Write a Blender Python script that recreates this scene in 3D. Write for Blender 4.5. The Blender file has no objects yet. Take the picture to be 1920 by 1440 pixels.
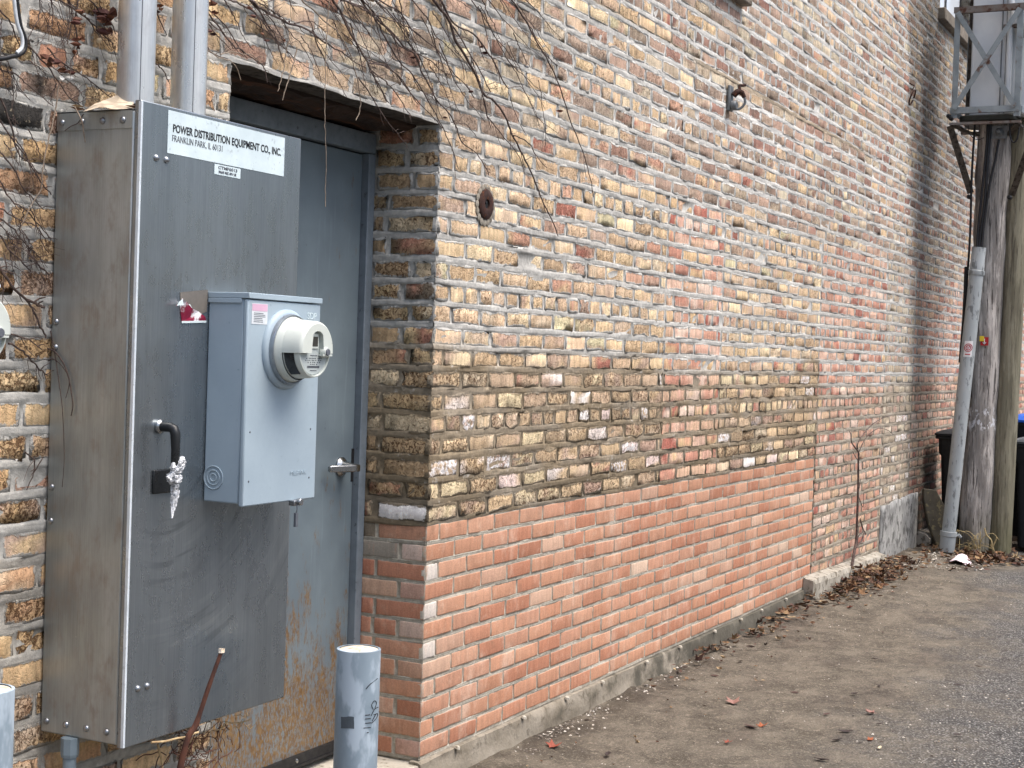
import bpy, math, random
import numpy as np
from mathutils import Vector, Matrix
random.seed(7); rng=np.random.default_rng(11)
S=bpy.context.scene; COL=S.collection
# ------------------------------------------------------------------ camera model (measured from the photo)
CAM=Vector((-4.545,-2.587,1.415))
EX=Vector((.44846494,-.00344973,.89379377)); EY=Vector((-.89315454,-.03973891,.44799083)); EZ=Vector((.03397294,-.99920414,-.02090265))
def ray(x,y):
    v=Vector(((x-960)/2850,(y-720)/2850,1)); return Vector((EX.dot(v),EY.dot(v),EZ.dot(v)))
def onY(x,y,Y=0.): d=ray(x,y); return CAM+d*((Y-CAM.y)/d.y)
def onX(x,y,X): d=ray(x,y); return CAM+d*((X-CAM.x)/d.x)
def onZ(x,y,Z): d=ray(x,y); return CAM+d*((Z-CAM.z)/d.z)
def lin(c):
    return tuple((v/255/12.92 if v<=10 else ((v/255+.055)/1.055)**2.4) for v in c)
# ------------------------------------------------------------------ node helpers
class NT:
    def __init__(s,name):
        s.m=bpy.data.materials.new(name); s.m.use_nodes=True; s.t=s.m.node_tree
        s.b=s.t.nodes['Principled BSDF']
    def n(s,typ,pr=None,**ins):
        nd=s.t.nodes.new('ShaderNode'+typ)
        for k,v in (pr or {}).items(): setattr(nd,k,v)
        for k,v in ins.items():
            i=nd.inputs[int(k[1:])] if k[0]=='i' and k[1:].isdigit() else nd.inputs[k.replace('_',' ')]
            s.put(i,v)
        return nd
    def put(s,i,v):
        if hasattr(v,'is_output'): s.t.links.new(v,i)
        else:
            if i.type=='RGBA' and len(v)==3: v=(*v,1)
            i.default_value=v
    def math(s,op,a,b=0.,c=None,clamp=False):
        nd=s.n('Math',{'operation':op,'use_clamp':clamp},i0=a,i1=b)
        if c is not None: s.put(nd.inputs[2],c)
        return nd.outputs[0]
    def mix(s,f,a,b,bt='MIX'):
        nd=s.n('Mix',{'data_type':'RGBA','blend_type':bt}); s.put(nd.inputs[0],f); s.put(nd.inputs[6],a); s.put(nd.inputs[7],b); return nd.outputs[2]
    def ramp(s,f,a,b,lo=0.,hi=1.):
        nd=s.n('MapRange',{'interpolation_type':'SMOOTHSTEP'},Value=f,From_Min=a,From_Max=b,To_Min=lo,To_Max=hi); return nd.outputs[0]
    def obj(s): return s.n('TexCoord').outputs['Object']
    def gen(s): return s.n('NewGeometry').outputs['Position']
    def scl(s,v,sc): return s.n('VectorMath',{'operation':'MULTIPLY'},i0=v,i1=sc).outputs[0]
    def noise(s,v,scale,det=3.,rough=.55,dist=0.): return s.n('TexNoise',None,Vector=v,Scale=scale,Detail=det,Roughness=rough,Distortion=dist).outputs['Fac']
    def attr(s,nm): return s.n('Attribute',{'attribute_name':nm})
    def bump(s,h,st,dist=.01,normal=None):
        nd=s.n('Bump',None,Height=h,Strength=st,Distance=dist)
        if normal is not None: s.put(nd.inputs['Normal'],normal)
        s.put(s.b.inputs['Normal'],nd.outputs[0]); return nd.outputs[0]
    def set(s,**k):
        for a,v in k.items(): s.put(s.b.inputs[a.replace('_',' ')],v)
        return s.m
def mk(name,c1,c2,scale=8.,rough=.7,metal=0.,bump=.15,stretch=(1,1,1),c3=None,t3=.62,s3=40.,bd=.004,rv=.15,spec=.4):
    t=NT(name); p=t.scl(t.obj(),stretch)
    n=t.noise(p,scale,5.,.62); f=t.ramp(n,.3,.7)
    col=t.mix(f,lin(c1),lin(c2))
    n2=t.noise(p,s3,4.,.6)
    if c3: col=t.mix(t.ramp(n2,t3-.06,t3+.06),col,lin(c3))
    if bump: t.bump(n2,bump,bd)
    r=t.ramp(n2,.3,.7,rough-rv,min(1,rough+rv))
    return t.set(Base_Color=col,Roughness=r,Metallic=metal,Specular_IOR_Level=spec)
# ------------------------------------------------------------------ mesh helpers
class MB:
    def __init__(s): s.v=[];s.f=[];s.c=[];s.cur=None;s.p=[]
    def add(s,vs,fs):
        o=len(s.v); s.p.append((o,len(s.f),len(fs),len(vs))); s.v+=[tuple(p) for p in vs]; s.f+=[tuple(i+o for i in f) for f in fs]
        if s.cur is not None: s.c+=[s.cur]*len(vs)
        return s
    def box(s,x0,x1,y0,y1,z0,z1):
        vs=[(x,y,z) for x in(x0,x1) for y in(y0,y1) for z in(z0,z1)]
        return s.add(vs,[(0,1,3,2),(4,6,7,5),(0,4,5,1),(2,3,7,6),(0,2,6,4),(1,5,7,3)])
    def bar(s,a,b,w,h,up=(0,0,1)):
        a=Vector(a);b=Vector(b);d=(b-a).normalized();u=Vector(up)
        if abs(d.dot(u))>.98:u=Vector((0,1,0))
        r=d.cross(u).normalized()*w/2;u=r.cross(d).normalized()*h/2
        vs=[p+i*r+j*u for p in(a,b) for i,j in((-1,-1),(1,-1),(1,1),(-1,1))]
        return s.add(vs,[(3,2,1,0),(4,5,6,7),(0,1,5,4),(1,2,6,5),(2,3,7,6),(3,0,4,7)])
    def tube(s,pts,r,n=8,cap=True):
        pts=[Vector(p) for p in pts]; m=len(pts)
        rs=list(np.interp(np.linspace(0,1,m),np.linspace(0,1,len(r)),r)) if hasattr(r,'__len__') else [r]*m
        u=None;vs=[]
        for i,p in enumerate(pts):
            d=(pts[min(i+1,m-1)]-pts[max(i-1,0)])
            d=d.normalized() if d.length>1e-9 else Vector((0,0,1))
            if u is None:
                u=Vector((0,0,1)) if abs(d.z)<.9 else Vector((1,0,0))
            u=(u-d*u.dot(d)).normalized(); w=d.cross(u)
            vs+=[p+(u*math.cos(2*math.pi*k/n)+w*math.sin(2*math.pi*k/n))*rs[i] for k in range(n)]
        fs=[(i*n+k,i*n+(k+1)%n,(i+1)*n+(k+1)%n,(i+1)*n+k) for i in range(m-1) for k in range(n)]
        if cap: fs+=[tuple(range(n))[::-1],tuple((m-1)*n+k for k in range(n))]
        return s.add(vs,fs)
    def lathe(s,prof,o,axis=(0,0,1),n=32,cap=True,ref=None):
        o=Vector(o);a=Vector(axis).normalized();u=Vector(ref) if ref else (Vector((1,0,0)) if abs(a.x)<.9 else Vector((0,0,1)))
        u=(u-a*u.dot(a)).normalized();w=a.cross(u);m=len(prof)
        vs=[o+a*h+(u*math.cos(2*math.pi*k/n)+w*math.sin(2*math.pi*k/n))*r for r,h in prof for k in range(n)]
        fs=[(i*n+k,i*n+(k+1)%n,(i+1)*n+(k+1)%n,(i+1)*n+k) for i in range(m-1) for k in range(n)]
        if cap: fs+=[tuple(range(n))[::-1],tuple((m-1)*n+k for k in range(n))]
        return s.add(vs,fs)
    def loft(s,rings,cap=True):
        n=len(rings[0]);m=len(rings);vs=[p for r in rings for p in r]
        fs=[(i*n+k,i*n+(k+1)%n,(i+1)*n+(k+1)%n,(i+1)*n+k) for i in range(m-1) for k in range(n)]
        if cap: fs+=[tuple(range(n))[::-1],tuple((m-1)*n+k for k in range(n))]
        return s.add(vs,fs)
    def split(s,name,mat,parent=None,per=1,**k):
        out=[]
        for i in range(0,len(s.p),per):
            m=MB()
            for o,f0,nf,nv in s.p[i:i+per]:
                b_=len(m.v); m.v+=s.v[o:o+nv]; m.f+=[tuple(j-o+b_ for j in f) for f in s.f[f0:f0+nf]]
                if s.c: m.c+=s.c[o:o+nv]
            out.append(m.build(name,mat,parent,**k))
        return out
    def build(s,name,mat,parent=None,bevel=0,smooth=False,seg=2):
        me=bpy.data.meshes.new(name); me.from_pydata(s.v,[],s.f); me.update()
        if s.c:
            at=me.color_attributes.new('col','FLOAT_COLOR','POINT')
            at.data.foreach_set('color',np.array([(*c,1) for c in s.c],dtype=np.float32).ravel())
        if smooth: me.polygons.foreach_set('use_smooth',[True]*len(me.polygons))
        o=bpy.data.objects.new(name,me); COL.objects.link(o)
        if mat: me.materials.append(mat)
        if parent: o.parent=parent; o.matrix_parent_inverse=Matrix() if parent.type!='EMPTY' else Matrix.Translation(-parent.location)
        if bevel:
            b=o.modifiers.new('bevel','BEVEL'); b.width=bevel; b.segments=seg; b.limit_method='ANGLE'; b.angle_limit=math.radians(40)
        if smooth or bevel:
            me.polygons.foreach_set('use_smooth',[True]*len(me.polygons))
            try: me.set_sharp_from_angle(angle=math.radians(42))
            except Exception: pass
        return o
def thing(name,label,cat,loc=(0,0,0),group=None):
    o=bpy.data.objects.new(name,None); COL.objects.link(o); o.location=loc; o.empty_display_size=.1
    o['label']=label;o['category']=cat
    if group:o['group']=group
    return o
def tag(o,label,cat,group=None):
    o['label']=label;o['category']=cat
    if group:o['group']=group
    return o
def text(body,size,mat,parent,loc,name='lettering',bold=0.,ext=.0006,width=None,rot=(math.pi/2,0,0)):
    cu=bpy.data.curves.new(name,'FONT'); cu.body=body; cu.size=size; cu.offset=bold; cu.extrude=ext; cu.resolution_u=3
    tmp=bpy.data.objects.new('t',cu); COL.objects.link(tmp)
    bpy.context.view_layer.update()
    me=bpy.data.meshes.new_from_object(tmp.evaluated_get(bpy.context.evaluated_depsgraph_get()))
    bpy.data.objects.remove(tmp)
    if width:
        xs=[v.co.x for v in me.vertices]; k=width/(max(xs)-min(xs)); 
        for v in me.vertices: v.co.x=(v.co.x-min(xs))*k
    M=Matrix.Translation(loc)@Matrix.Rotation(rot[2],4,'Z')@Matrix.Rotation(rot[0],4,'X')
    me.transform(M); me.materials.clear(); me.materials.append(mat)
    o=bpy.data.objects.new(name,me); COL.objects.link(o); o.parent=parent
    o.matrix_parent_inverse=Matrix.Translation(-parent.location) if parent.type=='EMPTY' else Matrix()
    return o
# ------------------------------------------------------------------ numpy value noise
def _h(ix,iy,s):
    v=np.sin(ix*127.1+iy*311.7+s*74.7)*43758.5453; return v-np.floor(v)
def vn(x,y,s=0):
    x=np.asarray(x,float);y=np.asarray(y,float);ix=np.floor(x);iy=np.floor(y);fx=x-ix;fy=y-iy
    fx=fx*fx*(3-2*fx);fy=fy*fy*(3-2*fy)
    a=_h(ix,iy,s);b=_h(ix+1,iy,s);c=_h(ix,iy+1,s);d=_h(ix+1,iy+1,s)
    return (a*(1-fx)+b*fx)*(1-fy)+(c*(1-fx)+d*fx)*fy
def ss(a,b,x):
    t=np.clip((x-a)/(b-a),0,1); return t*t*(3-2*t)
ZB=.8128; PO=.0763; PN=.8128/12; ZL=ZB+18*PO; DX=-1.165
WINS=[(2.02,3.12,3.376,4.75),(8.26,9.64,4.368,5.75)]
def wob(x,z,a): return a*((vn(x*2.3,z*9,3)-.5)*1.4+(vn(x*7,z*13,4)-.5)*.7)
def stain(x,z):
    x0=7.04+.185*(4.05-z)
    w=np.interp(z,[.0,.7,1.4,2.2,3,4,5],[1.2,1.3,1.6,2.6,4.,5.5,6.5])
    sl=np.interp(z,[0,2.4,3.0,5],[.5,.45,.16,.12])
    j=(vn(z*14,x*.5,9)-.5)*.16
    m=ss(0,sl,x-x0+j)*(1-ss(w*.45,w*1.1,x-x0+j))
    m=m*(.62+.3*vn(x*1.6,z*.8,5)+.3*vn(x*14,z*3,6))*1.2*(1-.3*ss(.8,2.4,x-x0))
    # damp grime low on the wall next to the doorway
    return np.clip(m,0,1)
ML=np.array(lin((184,182,175))); MD=np.array(lin((138,124,102))); MBn=np.array(lin((164,148,125))); MO=np.array(lin((170,164,150))); MW=np.array(lin((206,204,198)))
def mcolor(x,z,kind):
    x=np.asarray(x,float);z=np.asarray(z,float)
    if kind=='orange':
        c=np.repeat(MO[None],len(x),0)*(.86+.3*vn(x*9,z*30,6))[:,None]
        return c
    dz=1.39+(vn(x*2.1,0*x,7)-.5)*.14-(x>4.95)*.12
    f=(1-ss(-.05,.06,z-dz))*(z>.0)
    f=np.where(x<-1,f*.35*(z<.9),f); f=np.where(x>4.95,f*.75,f)
    f=f*(.75+.35*vn(x*6,z*16,8)); f=np.clip(f,0,1)
    c=ML[None]*(1-f[:,None])+MD[None]*f[:,None]
    wt=ss(2.0,2.8,z)*ss(.5,3.,x)*.75; c=c*(1-wt[:,None])+MW[None]*wt[:,None]
    b=np.zeros_like(x)
    for zc,xa,xb in((3.135,2.4,7.0),(2.905,1.1,2.5),(2.86,2.5,6.0)):
        b=np.maximum(b,(np.abs(z-zc-.0)<.022)*ss(xa-.2,xa+.1,x)*(1-ss(xb-.3,xb+.2,x)))
    b=b*.9; c=c*(1-b[:,None])+MBn[None]*b[:,None]
    wet=(1-ss(.82,1.02,z+(vn(x*3,z*3,12)-.5)*.12))*(x>-.3)*(x<4.95)*.35
    c=c*(1-wet[:,None])
    c=c*(.86+.28*vn(x*8,z*22,10))[:,None]*(.93+.14*vn(x*.9,z*1.1,13))[:,None]
    # the whole lot weathers with the soot streak
    s=stain(x,z); c=c*(1-.52*s)[:,None]
    return c
P=lambda *a:[np.array(lin(c)) for c in a]
PAL={
'yellow':(P((216,184,136),(210,176,130),(224,198,152),(200,166,122),(208,176,138),(188,156,118),(214,178,138)),P((203,152,122),(196,140,112),(176,104,84),(198,186,142))),
'upper':(P((200,172,142),(190,158,132),(210,184,150),(184,148,126),(194,154,130),(176,146,122),(212,190,156),(186,156,134)),P((172,122,98),(204,160,132),(158,134,112),(214,198,164))),
'red':(P((188,136,114),(180,126,106),(198,148,126),(172,120,102),(200,158,134),(182,140,120)),P((156,98,84),(206,176,146),(146,112,98))),
'pink':(P((212,166,144),(204,150,126),(218,180,156),(194,136,114),(210,172,142)),P((176,104,88),(220,194,174),(212,178,134))),
'pinkred':(P((200,156,134),(190,142,120),(210,172,150),(182,132,112),(206,166,140)),P((164,106,92),(212,186,168),(200,168,136))),
'grey':(P((188,168,140),(196,178,148),(178,160,136),(186,162,142)),P((204,192,168),(164,144,124),(192,152,134))),
'dirty':(P((208,176,132),(198,166,122),(214,192,146),(184,154,116),(196,164,130)),P((228,214,206),(222,196,188),(186,126,104),(236,230,226),(170,144,110))),
'left':(P((212,172,118),(200,160,104),(218,184,132),(196,148,104),(188,150,100)),P((196,136,104),(188,128,96),(206,188,130),(150,112,76))),
'jamb':(P((204,172,120),(190,156,106),(176,144,102),(200,164,116)),P((186,120,94),(128,112,92),(214,190,150))),
'orange':(P((196,138,104),(190,130,96),(198,144,112),(186,124,92),(195,138,107),(190,133,100),(183,118,86)),P((204,162,134),(206,174,148),(198,152,124)))}
def ztype(x,z,kind):
    if kind in('jamb','orange'): return kind
    if x<DX: return 'left'
    if z>ZL:
        r=random.random()
        if x<2: return 'yellow' if r<.62-.35*(z-ZL) else 'upper'
        if 2.3<z<3.0 and x>2.5: return 'red' if r<.36 else ('upper' if r<.88 else 'yellow')
        return 'upper' if r<.72 else('yellow' if r<.93 else 'red')
    if x<2.21: return 'dirty' if z<1.36 else 'yellow'
    if x<3.03: return 'pink'
    if x<4.95: return 'dirty' if z<1.32 and random.random()<.75 else 'yellow'
    if x<6.75: return 'pinkred' if random.random()<.8 else 'pink'
    if x<7.75: return 'grey'
    return 'pinkred'
class Wall:
    """brick faces (a=along, z=up, d=out of the face) collected in numpy, built as one mesh"""
    def __init__(s): s.B=[];s.G=[]
    def brick(s,a0,a1,z0,z1,kind,place,xw=None,zw=None,force=None):
        x=xw if xw is not None else (a0+a1)/2; z=(z0+z1)/2
        ty=ztype(x,z,kind); main,acc=PAL[ty]
        pa={'orange':.07,'yellow':.16,'left':.18,'dirty':.26,'grey':.3,'jamb':.16,'upper':.12,'red':.12}.get(ty,.2)
        c=random.choice(acc if random.random()<pa else main)
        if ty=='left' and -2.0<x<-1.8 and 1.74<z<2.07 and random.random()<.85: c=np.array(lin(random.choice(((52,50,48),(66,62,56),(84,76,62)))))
        c=c*random.uniform(.92,1.06); c2=c
        if ty!='orange':
            r=random.random()
            if r<.45: c2=random.choice(PAL['upper'][0] if ty in('yellow','dirty','left') else acc)
            elif r<.75: c2=random.choice(main)
        if force is not None: c=c2=np.array(lin(force))
        ds=.22 if ty=='orange' else (.28 if ty in('yellow','dirty','left','jamb') else .38 if ty in('upper','red') else .12 if ty in('pink','pinkred') else .26); kk={'orange':.93,'upper':.93,'red':.94,'jamb':1.02,'left':1.12,'pinkred':.98,'yellow':1.14,'dirty':1.08}.get(ty,1.)*random.choice((.92,1.,1.,1.06) if ty=='upper' else (1.,)); c=c*kk; c2=c2*kk; wg=np.array((1.07,1.,.86)); c=c*(1-ds)+ds*c.mean()*wg; c2=c2*(1-ds)+ds*c2.mean()*wg
        pit={'orange':.05,'yellow':.62,'left':1.,'dirty':.9,'jamb':.85,'upper':.6,'red':.45,'pink':.3,'pinkred':.35,'grey':.4}[ty]*random.choice((.3,.8,1,1.25))
        sm={'orange':.12,'dirty':.85,'left':.7,'jamb':.75,'grey':.8}.get(ty,.75)*random.uniform(.6,1.2)
        white=1. if (force is not None and min(force)>230) else 1. if (ty=='dirty' and force is None and random.random()<.09) else 0.
        if ty=='grey' and z<1.2 and random.random()<.16: white=1.
        s.B.append((a0,a1,z0,z1,place,c,c2,pit,sm,white,ty=='orange',kind))
    def fill(s,iv,z0,z1,j,kind,place,L=.2,g=.0145,head=False,off=None,xf=None):
        for a,b in iv:
            l=.098 if head else L
            o=(l+g)*(off if off is not None else (.5 if j%2 else 0.)) + (0 if kind=='orange' else random.uniform(-.02,.02))
            x=a-((l+g)-o if o>.01 else 0)
            while x<b-.012:
                ll=l*(1 if kind=='orange' else random.uniform(.93,1.06))
                p0=max(x,a); p1=min(x+ll,b-(.004 if b<19 else 0))
                if p1-p0>.028:
                    s.brick(p0,p1,z0,z1,kind,place)
                x+=ll+g
    def make(s,name,mats,parent,amp=(.0026,.0008)):
        nu,nv=6,4; N=len(s.B)
        us=np.r_[0,0,.03,.35,.66,.97,1,1]; vs=np.r_[0,0,.09,.5,.91,1,1]; nv=5
        U,V=np.meshgrid(us,vs); m=U.size
        ring=np.zeros(U.shape,bool); ring[0]=ring[-1]=True; ring[:,0]=ring[:,-1]=True
        per=np.zeros(U.shape,bool); per[1,1:-1]=per[-2,1:-1]=True; per[1:-1,1]=per[1:-1,-2]=True
        ring=ring.ravel();per=per.ravel();U=U.ravel();V=V.ravel()
        a0,a1,z0,z1=[np.array([b[i] for b in s.B]) for i in range(4)]
        new=np.array([b[10] for b in s.B])
        L=a1-a0;H=z1-z0
        A=a0[:,None]+U*L[:,None]; Z=z0[:,None]+V*H[:,None]
        jit=np.where(new,.0009,np.array([b[7] for b in s.B])*.0028+.0022)[:,None]
        ja=rng.normal(0,1,(N,m))*jit*.8; jz=rng.normal(0,1,(N,m))*jit*.8
        # ring shares jitter with perimeter
        idx=np.arange(m).reshape(nv+2,nu+2); near=idx.copy(); near[0]=near[1];near[-1]=near[-2]; near[:,0]=near[:,1]; near[:,-1]=near[:,-2]
        near=near.ravel(); ja=ja[:,near]; jz=jz[:,near]
        corner=((U<.01)|(U>.99))&((V<.01)|(V>.99))
        rc=np.where(new,.0015,.006)[:,None]*corner
        A=A+ja+np.sign(.5-U)*rc; Z=Z+jz+np.sign(.5-V)*rc*.8
        dep=rng.normal(0,1,(N,1))*np.where(new,.0008,.0011)[:,None]+rng.normal(0,1,(N,m))*np.where(new,.0003,.0012)[:,None]+(U-.5)*rng.normal(0,.0007,(N,1))+(V-.5)*rng.normal(0,.0007,(N,1))
        dep=np.where(per,dep-np.where(new,.0009,.0016)[:,None],dep); dep=np.where(ring,-.016,dep)
        co=np.zeros((N,m,3))
        pl=[b[4] for b in s.B]
        X=np.zeros((N,m));
        for k in set(pl):
            q=np.array([p==k for p in pl]); co[q]=PLACE[k](A[q],Z[q],dep[q],.0018 if False else None)
        wa=np.where(new,.0025,.005)[:,None]
        co[...,2]+=wob(co[...,0]+co[...,1]*1.3,co[...,2]*0+((z0+z1)/2)[:,None],1.)*wa
        q=np.arange(m).reshape(nv+2,nu+2)
        f=np.stack([q[:-1,:-1],q[:-1,1:],q[1:,1:],q[1:,:-1]],-1).reshape(-1,4)
        flip=np.array([PFLIP[p] for p in pl])
        F=np.where(flip[:,None,None],f[None,:,::-1],f[None])+ (np.arange(N)*m)[:,None,None]
        verts=co.reshape(-1,3); faces=F.reshape(-1,4)
        # colours
        c1=np.array([b[5] for b in s.B]);c2=np.array([b[6] for b in s.B])
        w=vn(U[None]*3.4+np.arange(N)[:,None]*7.3,V[None]*1.2+np.arange(N)[:,None]*3.1,2); w=ss(.38,.62,w)[...,None]
        bc=c1[:,None]*(1-w)+c2[:,None]*w
        st=stain(co[...,0],co[...,2])*(co[...,1]<.05); bc=bc*(1-.54*st)[...,None]
        big=(.93+.14*vn(co[...,0]*1.1,co[...,2]*1.3,21)); bc=bc*big[...,None]
        par=np.zeros((N,m,4)); par[...,0]=rng.random(N)[:,None]; par[...,1]=np.array([b[7] for b in s.B])[:,None]; par[...,2]=np.array([b[8] for b in s.B])[:,None]; par[...,3]=np.array([b[9] for b in s.B])[:,None]
        mc=np.zeros((N*m,3)); kinds=np.repeat(new,m)
        for isnew in(True,False):
            k=kinds==isnew
            if k.any(): mc[k]=mcolor(verts[k,0],verts[k,2],'orange' if isnew else 'old')
        uv=np.stack([U[None]*L[:,None],V[None]*H[:,None]],-1).reshape(-1,2); dm=np.stack([np.repeat(L,m),np.repeat(H,m)],-1)
        nb=len(faces); BC=bc.reshape(-1,3); PR=par.reshape(-1,4)
        V_=[verts];F_=[faces];C_=[BC];P_=[PR];M_=[mc];UV=[uv];DM=[dm]; mi=[np.zeros(nb,int)]; off=len(verts)
        for (gv,gf,gk) in s.G:
            V_.append(gv);F_.append(gf+off);off+=len(gv); cc=mcolor(gv[:,0],gv[:,2],gk)
            C_.append(cc);M_.append(cc);P_.append(np.tile([0.5,.3,.3,0],(len(gv),1)));UV.append(np.zeros((len(gv),2)));DM.append(np.zeros((len(gv),2))); mi.append(np.ones(len(gf),int))
        V_=np.concatenate(V_);F_=np.concatenate(F_)
        me=bpy.data.meshes.new(name); me.vertices.add(len(V_)); me.vertices.foreach_set('co',V_.astype(np.float32).ravel())
        me.loops.add(F_.size); me.loops.foreach_set('vertex_index',F_.astype(np.int32).ravel())
        me.polygons.add(len(F_)); me.polygons.foreach_set('loop_start',(np.arange(len(F_))*4).astype(np.int32)); 
        me.polygons.foreach_set('material_index',np.concatenate(mi).astype(np.int32)); me.polygons.foreach_set('use_smooth',np.ones(len(F_),bool))
        me.update(calc_edges=True)
        def ca(nm,arr,four=False):
            at=me.color_attributes.new(nm,'FLOAT_COLOR','POINT'); a=np.ones((len(V_),4),np.float32); a[:,:arr.shape[1]]=arr; at.data.foreach_set('color',a.ravel())
        ca('bcol',np.concatenate(C_)); ca('mcol',np.concatenate(M_)); ca('par',np.concatenate(P_))
        lo=np.concatenate([np.concatenate(UV),np.concatenate(DM)],1); ca('loc',lo)
        for mm in mats: me.materials.append(mm)
        o=bpy.data.objects.new(name,me); COL.objects.link(o); o.parent=parent; return o
PLACE={'main':lambda A,Z,D,_:np.stack([A,-D,Z],-1),
       'jamb':lambda A,Z,D,_:np.stack([-D,A,Z],-1),
       'ljamb':lambda A,Z,D,_:np.stack([DX+D,A,Z],-1)}
PFLIP={'main':False,'jamb':True,'ljamb':False}
def mortar(cols,joints,place,kind,keep,hw,bead,base):
    """height-field of mortar: a lumpy bead along every bed joint, joints = list of joint centre heights"""
    rows=[];dep=[];jj=[]
    for i,zc in enumerate(joints):
        for o,d in((-1.25,base),(-.85,.55),(-.3,1.),(.35,.9),(.9,.4),(1.25,base)):
            rows.append(zc+o*hw); dep.append(d); jj.append(i)
        if i+1<len(joints): rows.append((zc+joints[i+1])/2); dep.append(base); jj.append(-1)
    rows=np.array(rows);dep=np.array(dep);jj=np.array(jj)
    A,Z=np.meshgrid(cols,rows); D=np.zeros_like(A)
    for r in range(len(rows)):
        if dep[r]==base: D[r]=base+(vn(cols*20,rows[r]*40+0*cols,31)-.5)*.002
        else:
            n=vn(cols*9,rows[r]*0+jj[r]*3.7+0*cols,32)*.8+vn(cols*31,rows[r]*60+0*cols,33)*.8-.3
            D[r]=bead[0]*dep[r]+(bead[1]*(n-.5))
            Z[r]+=(vn(cols*14,jj[r]*5.1+dep[r]*9+0*cols,34)-.5)*hw*.8
    co=PLACE[place](A,Z,D,None)
    zz=np.repeat(rows[:,None],len(cols),1)
    co[...,2]+=wob(co[...,0]+co[...,1]*1.3,zz*0+np.round(zz/.0763)*.0763,1.)*(.0025 if kind=='orange' else .005)
    R,C=A.shape; q=np.arange(R*C).reshape(R,C)
    f=np.stack([q[:-1,:-1],q[:-1,1:],q[1:,1:],q[1:,:-1]],-1)
    ca=(A[:-1,:-1]+A[:-1,1:])/2; cz=(zz[:-1,:-1]+zz[1:,:-1])/2
    k=keep(ca,cz); f=f[k]
    if PFLIP[place]: f=f[:,::-1]
    return co.reshape(-1,3),f.reshape(-1,4),kind
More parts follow.
